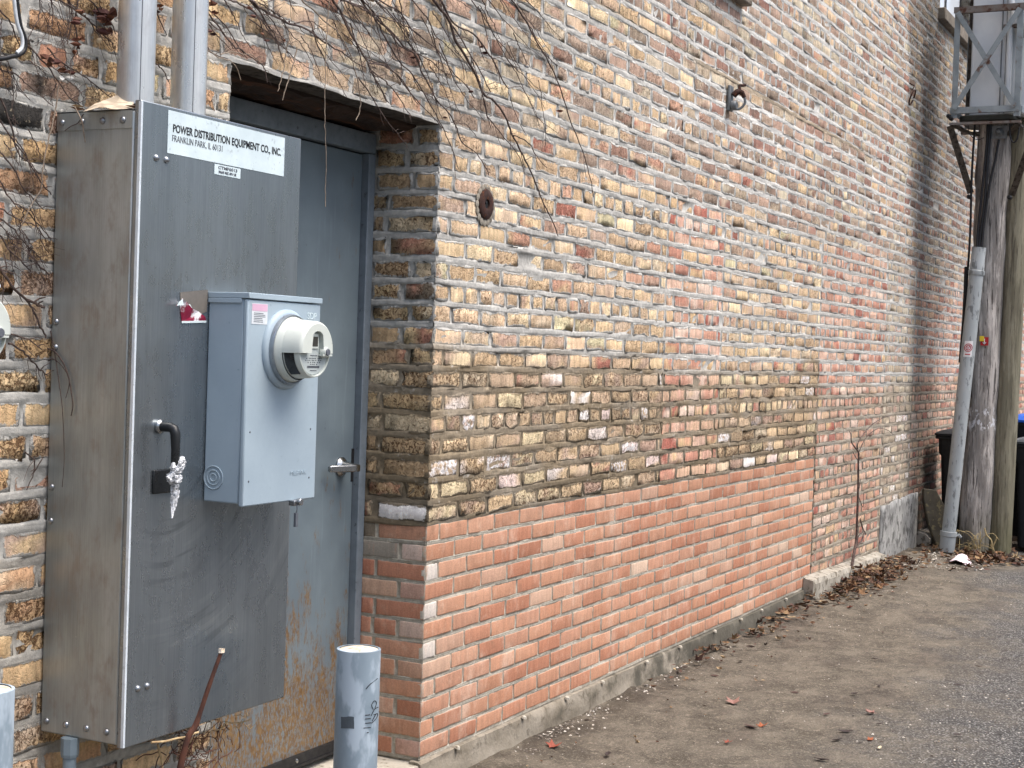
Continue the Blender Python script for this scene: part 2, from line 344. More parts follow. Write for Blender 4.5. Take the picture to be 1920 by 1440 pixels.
# ------------------------------------------------------------------ brick + mortar materials
def brick_mat(name,old):
    t=NT(name); p=t.gen()
    bc=t.attr('bcol').outputs['Color']; mc=t.attr('mcol').outputs['Color']
    pa=t.attr('par'); sp=t.n('SeparateColor',None,Color=pa.outputs['Color']); rid,pit,sm=sp.outputs[0],sp.outputs[1],sp.outputs[2]; white=pa.outputs['Alpha']
    lc=t.attr('loc'); sl=t.n('SeparateColor',None,Color=lc.outputs['Color']); u,v,L=sl.outputs[0],sl.outputs[1],sl.outputs[2]; H=lc.outputs['Alpha']
    d=t.math('MINIMUM',t.math('MINIMUM',u,t.math('SUBTRACT',L,u)),t.math('MINIMUM',v,t.math('SUBTRACT',H,v)))
    # per-brick shifted coordinates
    sh=t.n('CombineXYZ',None,X=t.math('MULTIPLY',rid,37.),Y=t.math('MULTIPLY',rid,91.),Z=t.math('MULTIPLY',rid,53.)).outputs[0]
    q=t.n('VectorMath',{'operation':'ADD'},i0=p,i1=sh).outputs[0]
    st=t.noise(t.scl(q,(1,1,.14)),52.,3.,.6)
    mo=t.noise(q,26.,4.,.6)
    fi=t.noise(q,170.,4.,.65)
    sv=t.ramp(st,.25,.75,.80 if old else .88,1.28 if old else 1.12)
    col=t.mix(1.,bc,t.n('CombineColor',None,Red=sv,Green=sv,Blue=sv).outputs[0],'MULTIPLY')
    if old:
        col=t.mix(t.ramp(mo,.5,.72,0.,.5),col,t.mix(1.,col,(.78,.73,.68),'MULTIPLY'))
        col=t.mix(t.ramp(mo,.42,.25,0.,.35),col,t.mix(1.,col,(1.18,1.16,1.08),'MULTIPLY'))
    else:
        col=t.mix(t.ramp(mo,.52,.8,0.,.4),col,lin((206,178,156)))
        col=t.mix(t.ramp(st,.6,.75,0.,.3),col,lin((172,116,86)))
        ef_=t.noise(t.scl(p,(1,1,.5)),5.,5.,.7); col=t.mix(t.ramp(ef_,.52,.72,0.,.5),col,lin((214,190,170))); dn=t.noise(p,11.,5.,.7); col=t.mix(t.ramp(dn,.55,.72,0.,.45),col,lin((128,100,82)))
    fv=t.ramp(fi,.25,.75,.84,1.2)
    col=t.mix(.8,col,t.n('CombineColor',None,Red=fv,Green=fv,Blue=fv).outputs[0],'MULTIPLY')
    # pits and holes of the soft common brick
    pn=t.noise(q,72.,6.,.72,.8)
    th=t.math('SUBTRACT',.69,t.math('MULTIPLY',pit,.145))
    pm=t.ramp(t.math('SUBTRACT',pn,th),-.005,.05)
    col=t.mix(t.math('MULTIPLY',pm,.85),col,lin((88,60,38) if old else (130,74,52)))
    if old:
        rn=t.noise(q,44.,3.,.6,1.1); rd=t.math('ABSOLUTE',t.math('SUBTRACT',rn,.5)); cr=t.math('MULTIPLY',t.ramp(rd,.045,.0),t.math('MULTIPLY',pit,.62))
        col=t.mix(cr,col,t.mix(1.,col,(.5,.42,.36),'MULTIPLY')); pm=t.math('MAXIMUM',pm,cr)
        lt=t.noise(q,70.,4.,.7); col=t.mix(t.math('MULTIPLY',t.ramp(lt,.6,.7),.55),col,lin((226,206,172)))
    # old white paint
    wn=t.ramp(t.noise(q,60.,4.,.65),.44,.56)
    col=t.mix(t.math('MULTIPLY',wn,white),col,lin((236,231,228)))
    # mortar smeared over the edges
    en=t.noise(p,48.,5.,.7)
    e=t.math('ADD',d,t.math('MULTIPLY',t.math('SUBTRACT',en,.5),.030 if old else .010))
    wd=t.math('MULTIPLY',sm,.0105)
    ef=t.math('SUBTRACT',1.,t.n('MapRange',{'interpolation_type':'SMOOTHSTEP'},Value=e,From_Min=t.math('SUBTRACT',wd,.003),From_Max=t.math('ADD',wd,.002)).outputs[0])
    col=t.mix(ef,col,mc)
    h=t.math('ADD',t.math('MULTIPLY',fi,.35),t.math('ADD',t.math('MULTIPLY',pm,-1.1),t.math('ADD',t.math('MULTIPLY',ef,.5),t.math('MULTIPLY',st,.3))))
    t.bump(h,.9 if old else .5,.006 if old else .004)
    return t.set(Base_Color=col,Roughness=.92,Specular_IOR_Level=.2)
def mortar_mat(name):
    t=NT(name); p=t.gen(); mc=t.attr('mcol').outputs['Color']
    a=t.noise(p,45.,5.,.65); b=t.noise(p,240.,4.,.7); c=t.noise(p,9.,3.)
    sv=t.ramp(a,.25,.75,.76,1.14); col=t.mix(1.,mc,t.n('CombineColor',None,Red=sv,Green=sv,Blue=sv).outputs[0],'MULTIPLY')
    col=t.mix(t.ramp(t.math('ADD',t.math('MULTIPLY',a,.6),t.math('MULTIPLY',c,.5)),.62,.74,0.,.5),col,lin((206,204,198)))
    col=t.mix(t.ramp(b,.63,.72,0.,.5),col,lin((92,86,78)))
    t.bump(t.math('ADD',t.math('MULTIPLY',a,1.),t.math('MULTIPLY',b,.4)),.7,.005)
    return t.set(Base_Color=col,Roughness=.95,Specular_IOR_Level=.15)
M_OLD=brick_mat('old_brick',True); M_NEW=brick_mat('orange_brick',False); M_MOR=mortar_mat('mortar')
M_CON=mk('concrete',(150,143,130),(122,115,102),7.,.95,bump=.5,c3=(92,84,72),t3=.58,s3=22.,bd=.01)
M_CONL=mk('pale_concrete',(188,182,168),(160,153,138),9.,.95,bump=.5,c3=(126,118,102),t3=.6,s3=30.,bd=.008)
t=NT('damp_foundation'); p_=t.gen(); x_=t.n('SeparateXYZ',None,Vector=p_).outputs[0]; a_=t.noise(p_,5.,5.,.65); b_=t.noise(p_,24.,5.,.7)
c_=t.mix(t.ramp(a_,.3,.7),lin((152,144,130)),lin((120,112,98))); c_=t.mix(t.ramp(b_,.54,.66,0.,.7),c_,lin((92,85,73)))
w_=t.ramp(t.math('ADD',t.math('MULTIPLY',x_,.28),t.math('MULTIPLY',a_,1.6)),1.25,1.6,0.,.8); c_=t.mix(w_,c_,lin((74,72,64))); t.bump(t.math('ADD',a_,b_),.6,.01)
M_FND=t.set(Base_Color=c_,Roughness=.93,Specular_IOR_Level=.2)
M_KRB=mk('kerb_concrete',(166,160,147),(138,132,119),9.,.95,bump=.5,c3=(104,97,84),t3=.57,s3=24.,bd=.008)
M_CEM=mk('cement_render',(166,165,160),(130,130,127),6.,.95,bump=.6,c3=(98,97,94),t3=.55,s3=17.,bd=.012,stretch=(1,1,.8))
M_WOOD=mk('old_lintel_timber',(60,42,30),(38,29,24),7.,.9,bump=.8,c3=(84,54,36),t3=.58,s3=20.,bd=.012,stretch=(.2,2,2))
M_STEEL=mk('rough_lintel_steel',(84,76,66),(64,58,52),9.,.85,bump=.6,c3=(50,44,38),t3=.55,s3=30.)
M_SILL=mk('stone_sill',(136,126,112),(110,102,90),9.,.9,bump=.3,c3=(84,78,70),t3=.62,s3=26.)
# ------------------------------------------------------------------ the building
bld=thing('brick_building','long old brick building wall with steel door, patched bricks and mixed mortar','building')
mx=np.unique(np.round(np.r_[np.arange(-2.9,2.5,.02),np.arange(2.5,5,.034),np.arange(5,10,.06),np.arange(10,22.1,.2),DX,0,4.94,[w[i] for w in WINS for i in(0,1)]],4))
NC=60
old=Wall()
joints=[ZB+j*PO for j in range(-13,NC)]
def keep_old(a,z):
    k=np.ones_like(a,bool)
    k&=~((a>DX)&(a<0)&(z<ZL)); k&=~((a>0)&(a<4.94)&(z<ZB-.004))
    for x0,x1,z0,z1 in WINS: k&=~((a>x0)&(a<x1)&(z>z0-.0)&(z<z1))
    return k
old.G.append(mortar(mx,joints,'main','old',keep_old,.0104,(.0000,.0056),-.0031))
for j in range(-13,NC-1):
    z0=ZB+j*PO+.0090; z1=ZB+(j+1)*PO-.0090; zm=(z0+z1)/2
    if zm<ZB: iv=[(-2.9,DX),(4.95,6.76),(6.77,7.76),(7.77,22)]
    elif zm<ZL: iv=[(-2.9,DX),(.0,2.205),(2.215,3.03),(3.04,4.94),(4.95,6.76),(6.77,7.76),(7.77,22)]
    else: iv=[(-2.9,22)]
    o=[]
    for a,b in iv:
        for w in WINS:
            if w[2]-.03<zm<w[3] and a<w[0] and b>w[1]:
                o.append((a,w[0])); a=w[1]
        o.append((a,b))
    old.fill(o,z0,z1,j,'old','main',head=(j%6==4))
# doorway jambs
jc=np.arange(-.0,.301,.015)
yj=[(0,.29)]
old.G.append(mortar(jc,[ZB+j*PO for j in range(0,19)],'jamb','old',lambda a,z:z<ZL+.004,.0104,(.0000,.0056),-.0031))
old.G.append(mortar(jc,[ZB+j*PO for j in range(-13,19)],'ljamb','old',lambda a,z:z<ZL+.004,.0104,(.0000,.0056),-.0031))
for j in range(0,18):
    z0=ZB+j*PO+.0090; z1=ZB+(j+1)*PO-.0090
    if j==0: cuts=[(.002,.20),(.225,.26)]
    elif j%2: cuts=[(.002,.088),(.102,.245)] if random.random()<.7 else [(.002,.195),(.21,.26)]
    else: cuts=[(.002,.185),(.2,.262)] if random.random()<.6 else [(.002,.12),(.135,.25)]
    for a,b in cuts:
        old.brick(a,b,z0,z1,'jamb','jamb',0,(z0+z1)/2,force=(238,236,236) if j==0 and a<.1 else None)
for j in range(-13,18): 
    z0=ZB+j*PO+.0090; z1=ZB+(j+1)*PO-.0090
    for a,b in ([(.002,.1),(.115,.28)] if j%2 else [(.002,.2),(.215,.28)]): old.brick(a,b,z0,z1,'jamb','ljamb',0,(z0+z1)/2)
old.make('old_brickwork',[M_OLD,M_MOR],bld)
new=Wall()
nx=mx[(mx>=0)&(mx<=4.94)]
nj=[k*PN for k in range(0,13)]
new.G.append(mortar(nx,nj,'main','orange',lambda a,z:(z<ZB+.006)&(z>-.008),.0068,(-.0026,.0026),-.0040))
for k in range(12):
    z0=k*PN+.0058; z1=(k+1)*PN-.0064
    x=0.001; wh=k in(9,7,5,2) 
    if (11-k)%2==0:
        new.brick(.001,.085,z0,z1,'orange','main',force=(206,196,186) if k in(9,7,5) else None); x=.095
        if k in(9,7,5): pass
    new.fill([(x,4.935)],z0,z1,0,'orange','main',L=.2,g=.0105,off=0.)
    if (11-k)%2==0: cuts=[(.001,.195),(.207,.262)]
    else: cuts=[(.001,.098),(.112,.262)] if k%3 else [(.001,.098),(.112,.2),(.214,.262)]
    for a,b in cuts:
        if k>=10 and a>.1: 
            if k==11: old_like=(128,116,98)
            else: old_like=(148,140,128)
            new.brick(a,b,z0,z1,'orange','jamb',force=old_like); continue
        f=None
        if a<.01 and b<.11 and k in(8,6,10,0): f=random.choice([(196,168,152),(204,178,164),(188,146,128)])
        elif k in(9,6,7): f=random.choice([(190,124,94),(184,116,88)])
        new.brick(a,b,z0,z1,'orange','jamb',force=f)
new.G.append(mortar(jc,nj,'jamb','orange',lambda a,z:(z<ZB+.006)&(z>-.008),.0068,(-.0026,.0026),-.0040))
nb=new.make('new_brickwork',[M_NEW,M_MOR],bld); nb['label']='repaired band of clean orange bricks along the base'
# backing masonry so that nothing shows through, butted round the openings
b=MB()
b.box(-2.9,DX-.006,.02,.5,-.3,ZL); b.box(.006,22,.02,.5,-.3,ZL)
b.box(-2.9,22,.02,.5,ZL+.14,3.36); b.box(-2.9,2.0,.02,.5,3.36,5.9); b.box(3.14,8.24,.02,.5,3.36,5.9); b.box(9.66,22,.02,.5,3.36,5.9); b.box(8.24,9.66,.02,.5,3.36,4.35)
b.build('wall_core',M_CON,bld)
# lintel over the door
b=MB(); b.box(DX,0,.004,.09,ZL-.002,ZL+.12); b.build('steel_lintel',M_STEEL,bld,bevel=.004)
b=MB()
n=24
rings=[]
for i in range(n+1):
    x=DX+.002+(abs(DX)-.004)*i/n; r=lambda:random.uniform(-.006,.006)
    rings.append([(x,.092+r()*.5,ZL+.1),(x,.092+r()*.3,ZL-.012+r()),(x,.16,ZL-.026+r()),(x,.22+r(),ZL-.018+r()),(x,.30,ZL-.02+r()),(x,.30,ZL+.1)])
b.loft(rings); b.build('timber_lintel',M_WOOD,bld)
# concrete foundation strip under the orange bricks
b=MB(); rings=[]
for i in range(160):
    x=-.02+4.78*i/159; q=lambda s,k=1.: (vn(np.array([x*6]),np.array([s*3.]),41)[0]-.5)*.012*k
    rings.append([(x,.03,-.008),(x,-.004,-.009+q(7,.3)),(x,-.014+q(1,.5),-.012+q(2,.6)),(x,-.019+q(3),-.04),(x,-.021+q(4,1.6),-.075),(x,-.028+q(5,1.8),-.11),(x,-.03,-.22),(x,.03,-.22)])
b.loft(rings); b.build('foundation',M_FND,bld,smooth=True)
b=MB()
for i in range(10):
    x=.25+i*.46+random.uniform(-.08,.08); z=-.012
    b.lathe([(.004,-.004),(.012,0),(.009,.008),(.003,.011)],(x,-.02,z),(random.uniform(-.3,.3),-.3,1),7)
b.split('mortar_dropping',M_CONL,bld,smooth=True)
# cement patch low on the wall far away
b=MB(); nx_,nz_=14,10; vs=[];fs=[]
for i in range(nx_+1):
    for k in range(nz_+1):
        x=6.8+1.28*i/nx_; z=-.2+(.56+.03*i/nx_)*k/nz_+(random.uniform(-.012,.012) if k==nz_ else 0)
        vs.append((x,-.016+random.uniform(-.002,.002),z))
for i in range(nx_):
    for k in range(nz_):
        a=i*(nz_+1)+k; fs.append((a,a+nz_+1,a+nz_+2,a+1))
b.add(vs,fs); cp=b.build('cement_patch',M_CEM,bld,smooth=True); cp['label']='rough grey cement patch near the ground'
sm=cp.modifiers.new('t','SOLIDIFY'); sm.thickness=.02; sm.offset=-1
# windows
M_FR=mk('dark_window_frame',(44,42,42),(34,33,33),20.,.5,bump=.05)
t=NT('painted_sky_glass'); M_GL=t.set(Base_Color=lin((226,234,240)),Roughness=.12,Specular_IOR_Level=.6)  # pale blue-white base colour stands for sky reflected in the panes
for x0,x1,z0,z1 in WINS:
    b=MB(); b.box(x0-.06,x1+.06,-.055,.1,z0-.1,z0-.002); b.build('window_sill',M_SILL,bld,bevel=.008)
    b=MB(); 
    for a,c in((x0,x0+.05),(x1-.05,x1),((x0+x1)/2-.03,(x0+x1)/2+.03)): b.box(a,c,.09,.15,z0,z1)
    b.box(x0+.05,(x0+x1)/2-.03,.095,.15,z0,z0+.03); b.box((x0+x1)/2+.03,x1-.05,.095,.15,z0,z0+.03); b.box(x0+.05,(x0+x1)/2-.03,.095,.15,z1-.05,z1);b.box((x0+x1)/2+.03,x1-.05,.095,.15,z1-.05,z1)
    fr=b.build('window',M_FR,bld)
    b=MB(); b.box(x0+.05,(x0+x1)/2-.03,.098,.108,z0+.03,z1-.05); b.box((x0+x1)/2+.03,x1-.05,.098,.108,z0+.03,z1-.05); b.build('pane',M_GL,fr)
# door
def door_mat():
    t=NT('grey_door_paint'); p=t.gen(); sx=t.n('SeparateXYZ',None,Vector=p); z=sx.outputs[2]
    n=t.noise(t.scl(p,(1,1,.35)),16.,5.,.65); f=t.noise(p,5.,3.); 
    col=t.mix(t.ramp(f,.3,.7),lin((108,121,127)),lin((96,108,115)))
    col=t.mix(t.ramp(t.noise(t.scl(p,(1,1,.06)),60.,3.),.6,.75,0.,.35),col,lin((128,140,146)))
    col=t.mix(t.ramp(t.noise(t.scl(p,(1,1,.3)),45.,4.,.7),.66,.74,0.,.6),col,lin((70,76,80)))
    r=t.math('ADD',n,t.ramp(z,.0,1.0,.22,-.15))
    fine=t.noise(t.scl(p,(1,1,.22)),90.,5.,.75)
    r=t.math('ADD',r,t.math('MULTIPLY',t.math('SUBTRACT',fine,.5),.5))
    m=t.math('MULTIPLY',t.ramp(r,.48,.66),t.ramp(t.noise(t.scl(p,(1,1,.4)),150.,4.,.75),.36,.56))
    rc=t.mix(t.ramp(t.noise(p,60.,4.),.35,.65),lin((98,70,34)),lin((124,94,50)))
    col=t.mix(t.math('MULTIPLY',m,.95),col,rc)
    t.bump(t.math('ADD',m,t.math('MULTIPLY',fine,.3)),.3,.002)
    return t.set(Base_Color=col,Roughness=t.ramp(m,0.,1.,.45,.9),Specular_IOR_Level=.35)
M_DOOR=door_mat()
M_DFR=mk('door_frame_paint',(118,128,136),(102,112,120),10.,.5,bump=.08,c3=(76,83,88),t3=.68,s3=40.)
M_BLK=mk('black_rubber',(30,30,31),(22,22,23),20.,.6,bump=.1)
M_CHR=mk('satin_chrome',(176,178,178),(150,152,154),20.,.24,1.,bump=.0,rv=.06)
dr=MB(); dr.box(-1.105,-.047,.278,.32,.045,2.085); door=dr.build('door',M_DOOR,bld,bevel=.003)
b=MB(); b.box(-.044,-.002,.252,.34,-.02,2.088); b.box(DX+.002,-1.108,.252,.34,-.02,2.088); b.box(DX+.002,-.002,.252,.34,2.09,ZL-.028); b.split('door_frame',M_DFR,bld,bevel=.003)
b=MB(); b.box(-.047,-.044,.29,.33,.0,2.088); b.box(DX,0,.33,.36,-.05,2.2); b.build('door_gap_shade',M_BLK,bld)  # black strip and backing sheet stand for shade in the door gap
b=MB(); b.box(-1.1,-.05,.262,.277,.008,.05); b.box(-1.1,-.05,.258,.262,.012,.02); sw=b.build('door_sweep',M_BLK,bld)
b=MB()
for i in range(5): b.lathe([(.008,0),(.007,.003),(.003,.005)],(-.12-.24*i,.262,.035),(0,-1,0),12)
b.split('screw',M_CHR,sw,smooth=True)
b=MB(); b.lathe([(.034,0),(.034,.006),(.028,.012),(.021,.016),(.015,.045),(.013,.068)],(-.125,.278,1.0),(0,-1,0),32)
dh=b.build('door_handle',M_CHR,door,smooth=True)
b=MB(); rings=[]
for i,(dx,y,hw) in enumerate([(.012,.212,.009),(.008,.208,.012),(-.004,.207,.0125),(-.02,.211,.012),(-.05,.222,.0115),(-.085,.236,.0115),(-.11,.246,.011),(-.116,.249,.008)]):
    x=-.125+dx; rings.append([(x,y-.005,1.0-hw),(x,y-.005,1.0+hw),(x,y+.006,1.0+hw),(x,y+.006,1.0-hw)])
b.loft(rings); b.build('lever',M_CHR,dh,bevel=.003)
b=MB(); b.box(-.06,-.04,.2765,.2779,.945,1.06); b.build('latch_guard',M_BLK,door)
# threshold slab
# ------------------------------------------------------------------ ground
def gz(x,y):
    w=np.interp(x,[-8,0,3.5,4.9,6.9,8,12,40],[-.115,-.105,-.098,-.068,-.04,-.06,-.065,-.07])
    far=-.085+0*x
    f=ss(.3,1.6,-np.asarray(y)); return w*(1-f)+np.minimum(far,w-.0)*f
gxs=np.unique(np.round(np.r_[[-320,-120,-40,-15,-8,-5],np.arange(-4,0,.1),np.arange(0,6,.022),np.arange(6,10,.04),np.arange(10,20,.4),[24,30,45,80,160,320]],3))
gys=np.unique(np.round(np.r_[[-320,-120,-40,-15,-8,-5],np.arange(-4.5,-2.4,.1),np.arange(-2.4,.35,.02),[.6,3,20,320]],3))
GX,GY=np.meshgrid(gxs,gys); GZ=gz(GX,GY)+(vn(GX*4,GY*4,51)-.5)*.012+(vn(GX*17,GY*17,52)-.5)*.005+(vn(GX*45,GY*45,53)-.5)*.0035
near=ss(-.35,-.02,GY); GZ+=near*(vn(GX*9,GY*14,54)-.35)*.022*((GX>.2)&(GX<9))
GZ[GY>.05]=-.25
me=bpy.data.meshes.new('alley_ground'); R_,C_=GX.shape; q=np.arange(R_*C_).reshape(R_,C_)
F=np.stack([q[:-1,:-1],q[:-1,1:],q[1:,1:],q[1:,:-1]],-1).reshape(-1,4)
me.from_pydata(np.stack([GX,GY,GZ],-1).reshape(-1,3).tolist(),[],F.tolist()); me.polygons.foreach_set('use_smooth',[True]*len(me.polygons))
def ground_mat():
    t=NT('alley_surface'); p=t.gen(); sx=t.n('SeparateXYZ',None,Vector=p); y=sx.outputs[1]; x=sx.outputs[0]
    big=t.noise(p,1.3,4.,.6); mid=t.noise(p,6.,5.,.65,.4); fine=t.noise(p,42.,6.,.75); gr=t.noise(p,130.,4.,.75)
    dirt=t.mix(t.ramp(mid,.3,.7),lin((116,108,95)),lin((79,73,63)))
    dirt=t.mix(t.ramp(fine,.52,.66,0.,.75),dirt,lin((146,136,120)))
    dirt=t.mix(t.ramp(gr,.56,.66,0.,.8),dirt,lin((58,50,43)))
    dirt=t.mix(t.ramp(gr,.44,.34,0.,.7),dirt,lin((160,152,138)))
    vo=t.n('TexVoronoi',None,Vector=p,Scale=95.); vc=t.n('SeparateColor',None,Color=vo.outputs['Color']).outputs[0]
    asp=t.mix(t.ramp(vc,.15,.95),lin((80,79,77)),lin((158,156,151)))
    asp=t.mix(t.ramp(vo.outputs['Distance'],.3,.62,0.,.9),asp,lin((66,65,64)))
    asp=t.mix(t.ramp(mid,.55,.75,0.,.35),asp,lin((120,114,106)))
    f=t.math('ADD',t.math('MULTIPLY',y,-.62),t.math('MULTIPLY',t.math('SUBTRACT',big,.5),1.0))
    f=t.math('ADD',f,t.math('MULTIPLY',t.math('SUBTRACT',mid,.5),.5))
    f=t.math('ADD',f,t.ramp(x,3.,7.,0.,.28))
    am=t.ramp(f,.55,1.2)
    col=t.mix(am,dirt,asp)
    wet=t.ramp(t.noise(t.scl(p,(1,2.2,1)),1.6,4.,.6),.50,.66,0.,.5)
    col=t.mix(wet,col,t.mix(1.,col,(.52,.48,.47),'MULTIPLY'))
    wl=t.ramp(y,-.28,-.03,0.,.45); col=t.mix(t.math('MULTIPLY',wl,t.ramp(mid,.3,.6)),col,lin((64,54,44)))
    h=t.math('ADD',t.math('MULTIPLY',fine,.7),t.math('ADD',t.math('MULTIPLY',gr,.5),t.math('MULTIPLY',t.math('MULTIPLY',vo.outputs['Distance'],-1.1),am)))
    t.bump(h,1.,.012)
    return t.set(Base_Color=col,Roughness=t.ramp(wet,0.,.5,.95,.7),Specular_IOR_Level=.25)
me.materials.append(ground_mat()); g=bpy.data.objects.new('alley_ground',me); COL.objects.link(g); g['kind']='structure'
def gh(x,y): return float(gz(np.array([x]),np.array([y]))[0])
b=MB(); nx_=30; rings=[]
for i in range(nx_+1):
    x=-1.16+1.19*i/nx_; r=lambda:random.uniform(-.006,.006)
    rings.append([(x,.33,-.2),(x,-.02+r(),-.2),(x,-.018+r(),-.045+r()),(x,-.008,-.016+r()*.6),(x,.33,-.012)])
b.loft(rings); th=b.build('threshold',M_CONL,bld)
# raised kerb stone beyond the orange bricks
b=MB(); rings=[]
for i in range(41):
    x=4.77+2.0*i/40; k=i/40; r=lambda s=1.:random.uniform(-.004,.004)*s; e=.008 if i in(0,40) else 0
    rings.append([(x,-.003,-.2),(x,-.075+e,-.2),(x,-.074+r()+e,.03-.05*k),(x,-.064+r(),.058-.045*k+r()-e),(x,-.02,.072-.045*k+r()-e),(x,-.003,.076-.045*k-e)])
b.loft(rings); tag(b.build('kerb_stone',M_KRB,None,smooth=False),'low pale concrete kerb stone along the wall beyond the orange bricks','kerb')
# ------------------------------------------------------------------ cabinet
def metal_mat(name,c1,c2,grime,rough,metal=.8,arcs=False,gs=.5):
    t=NT(name); p=t.gen(); 
    n=t.noise(t.scl(p,(1,1,.22)),9.,5.,.6); br=t.noise(t.scl(p,(1,1,.012)),420.,2.,.5); sp=t.noise(p,90.,3.,.6); n2=t.noise(t.scl(p,(1,1,.5)),26.,4.,.6)
    col=t.mix(t.ramp(n,.3,.7),lin(c1),lin(c2)); col=t.mix(t.ramp(n2,.45,.75,0.,gs),col,lin(grime))
    bv=t.ramp(br,.2,.8,.9,1.08); col=t.mix(1.,col,t.n('CombineColor',None,Red=bv,Green=bv,Blue=bv).outputs[0],'MULTIPLY')
    col=t.mix(t.ramp(sp,.72,.76,0.,.5),col,lin((200,204,206)))
    rr=t.ramp(n2,.3,.75,rough-.04,rough+.10)
    if arcs:
        sx=t.n('SeparateXYZ',None,Vector=p); dx=t.math('ADD',sx.outputs[0],1.70); dz=t.math('ADD',sx.outputs[2],-1.215)
        r=t.math('SQRT',t.math('ADD',t.math('MULTIPLY',dx,dx),t.math('MULTIPLY',dz,dz)))
        wv=t.n('CombineXYZ',None,X=r,Y=t.math('MULTIPLY',dx,.07),Z=t.math('MULTIPLY',dz,.04)).outputs[0]
        an=t.noise(wv,44.,3.,.6)
        msk=t.math('MULTIPLY',t.ramp(r,.14,.2),t.math('MULTIPLY',t.ramp(r,.75,.5,.25,1.),t.math('MULTIPLY',t.ramp(dz,-.02,-.14),t.ramp(dx,-.12,.02))))
        msk=t.math('MULTIPLY',msk,t.ramp(t.noise(p,7.,3.),.38,.55))
        col=t.mix(t.math('MULTIPLY',t.ramp(an,.56,.66,0.,.5),msk),col,lin((104,110,114)))
        col=t.mix(t.math('MULTIPLY',t.ramp(an,.44,.38),t.math('MULTIPLY',msk,.13)),col,lin((190,194,196)))
    t.bump(t.math('ADD',t.math('MULTIPLY',br,.5),t.math('MULTIPLY',n2,.15)),.05,.0015)
    return t.set(Base_Color=col,Roughness=rr,Metallic=metal)
M_LID=metal_mat('brushed_aluminium',(152,159,163),(138,145,149),(128,132,134),.28,.82,True,.22)
M_SIDE=metal_mat('stained_aluminium',(178,182,179),(146,149,145),(152,145,134),.42,.6,False,.8)
M_EDGE_HL=mk('painted_edge_highlight',(226,234,238),(208,217,222),30.,.4,.2,bump=0.)  # whitish colour paints the highlight on the lid edge
M_RIV=mk('rivet_metal',(170,172,174),(140,142,144),40.,.3,.9,bump=0.,rv=.08)
X0,X1=-1.826,-1.188
cab=thing('electrical_cabinet','tall grey aluminium electrical cabinet with riveted side and company nameplate on the brick wall','electrical cabinet',(X0,0,.478))
b=MB(); b.box(X0,-1.2,-.236,-.004,.478,1.938); b.build('body',M_SIDE,cab,bevel=.004)
b=MB(); b.box(X0-.0025,X0-.0001,-.232,-.006,1.898,1.942); b.box(X0-.0025,-1.22,-.232,-.006,1.9385,1.941); b.build('top_trim',M_SIDE,cab)
b=MB(); b.box(X0,X1,-.2555,-.2365,.472,1.962); lid=b.build('lid',M_LID,cab,bevel=.003)
b=MB(); b.box(X0-.0014,X0+.0048,-.2574,-.2495,.475,1.958); b.build('lid_edge_highlight',M_EDGE_HL,cab)  # thin pale strip laid on as the edge highlight
def rivet(p,ax,r=.0085):
    m=MB(); m.lathe([(r,0),(r*.95,r*.25),(r*.7,r*.55),(r*.3,r*.72),(.0003,r*.76)],p,ax,14); m.build('rivet',M_RIV,cab,smooth=True)
for y in(-.205,-.145,-.083,-.022): rivet((X0-.0025,y,1.917),(-1,0,0)); rivet((X0,y,.505),(-1,0,0))
for z in(1.45,1.39,.98,1.06): rivet((X0,-.018,z),(-1,0,0))
for x,z in((-1.769,1.836),(-1.733,1.836),(-1.78,.604),(-1.747,.604)): rivet((x,-.2555,z),(0,-1,0))
M_LAB=mk('white_label',(212,226,228),(198,213,216),14.,.5,bump=.05,c3=(178,192,196),t3=.66,s3=60.)
M_INK=mk('black_ink',(24,25,30),(32,33,38),30.,.6,bump=0.); M_INKG=mk('grey_ink',(96,100,106),(80,84,92),60.,.6,bump=0.)
# nameplate is slightly skewed like a stuck label
b=MB(); b.box(-1.732,-1.265,-.2566,-.2557,1.853,1.953); npl=b.build('nameplate',M_LAB,cab)
text('POWER DISTRIBUTION EQUIPMENT CO., INC.',.026,M_INK,npl,(-1.714,-.2567,1.9045),bold=.0005,width=.433)
text('FRANKLIN PARK, IL 60131',.0215,M_INKG,npl,(-1.716,-.2567,1.8825),width=.19)
b=MB(); b.box(-1.554,-1.450,-.2566,-.2557,1.825,1.850); np2=b.build('serial_label',M_LAB,cab)
text('CTMF6013',.0105,M_INKG,np2,(-1.540,-.2567,1.8395),bold=.0002,width=.076)
text('3060 MZ IPH III',.0082,M_INKG,np2,(-1.538,-.2567,1.8295),bold=.0003,width=.070)
# torn red sticker
M_RED=mk('torn_red_sticker',(150,34,66),(128,28,54),30.,.5,bump=.1,c3=(236,230,232),t3=.55,s3=26.)
M_STK=mk('sticker_residue',(128,122,114),(112,108,102),20.,.6,.3,bump=.1)
b=MB(); b.add([onY(x,y,-.2568) for x,y in((338,548),(390,543),(388,585),(340,600))],[(0,3,2,1)]); b.build('sticker_residue',M_STK,cab)
b=MB(); b.add([onY(x,y,Y) for x,y,Y in((337,569,-.2572),(341,604,-.2572),(387,603,-.2572),(385,594,-.259),(372,584,-.2575),(360,578,-.264),(350,566,-.268),(343,560,-.270),(331,574,-.272))],[(8,0,7),(0,6,7),(0,1,4,5,6),(1,2,3,4)])
so=b.build('torn_sticker',M_RED,cab); so.modifiers.new('s','SOLIDIFY').thickness=.0008
b=MB(); b.add([onY(x,y,Y) for x,y,Y in((336,566,-.272),(332,573,-.272),(345,572,-.2735),(342,561,-.2725))],[(0,1,2,3)])
b.add([onY(x,y,-.2582) for x,y in((345,575),(356,570),(366,588),(356,592))],[(0,3,2,1)])
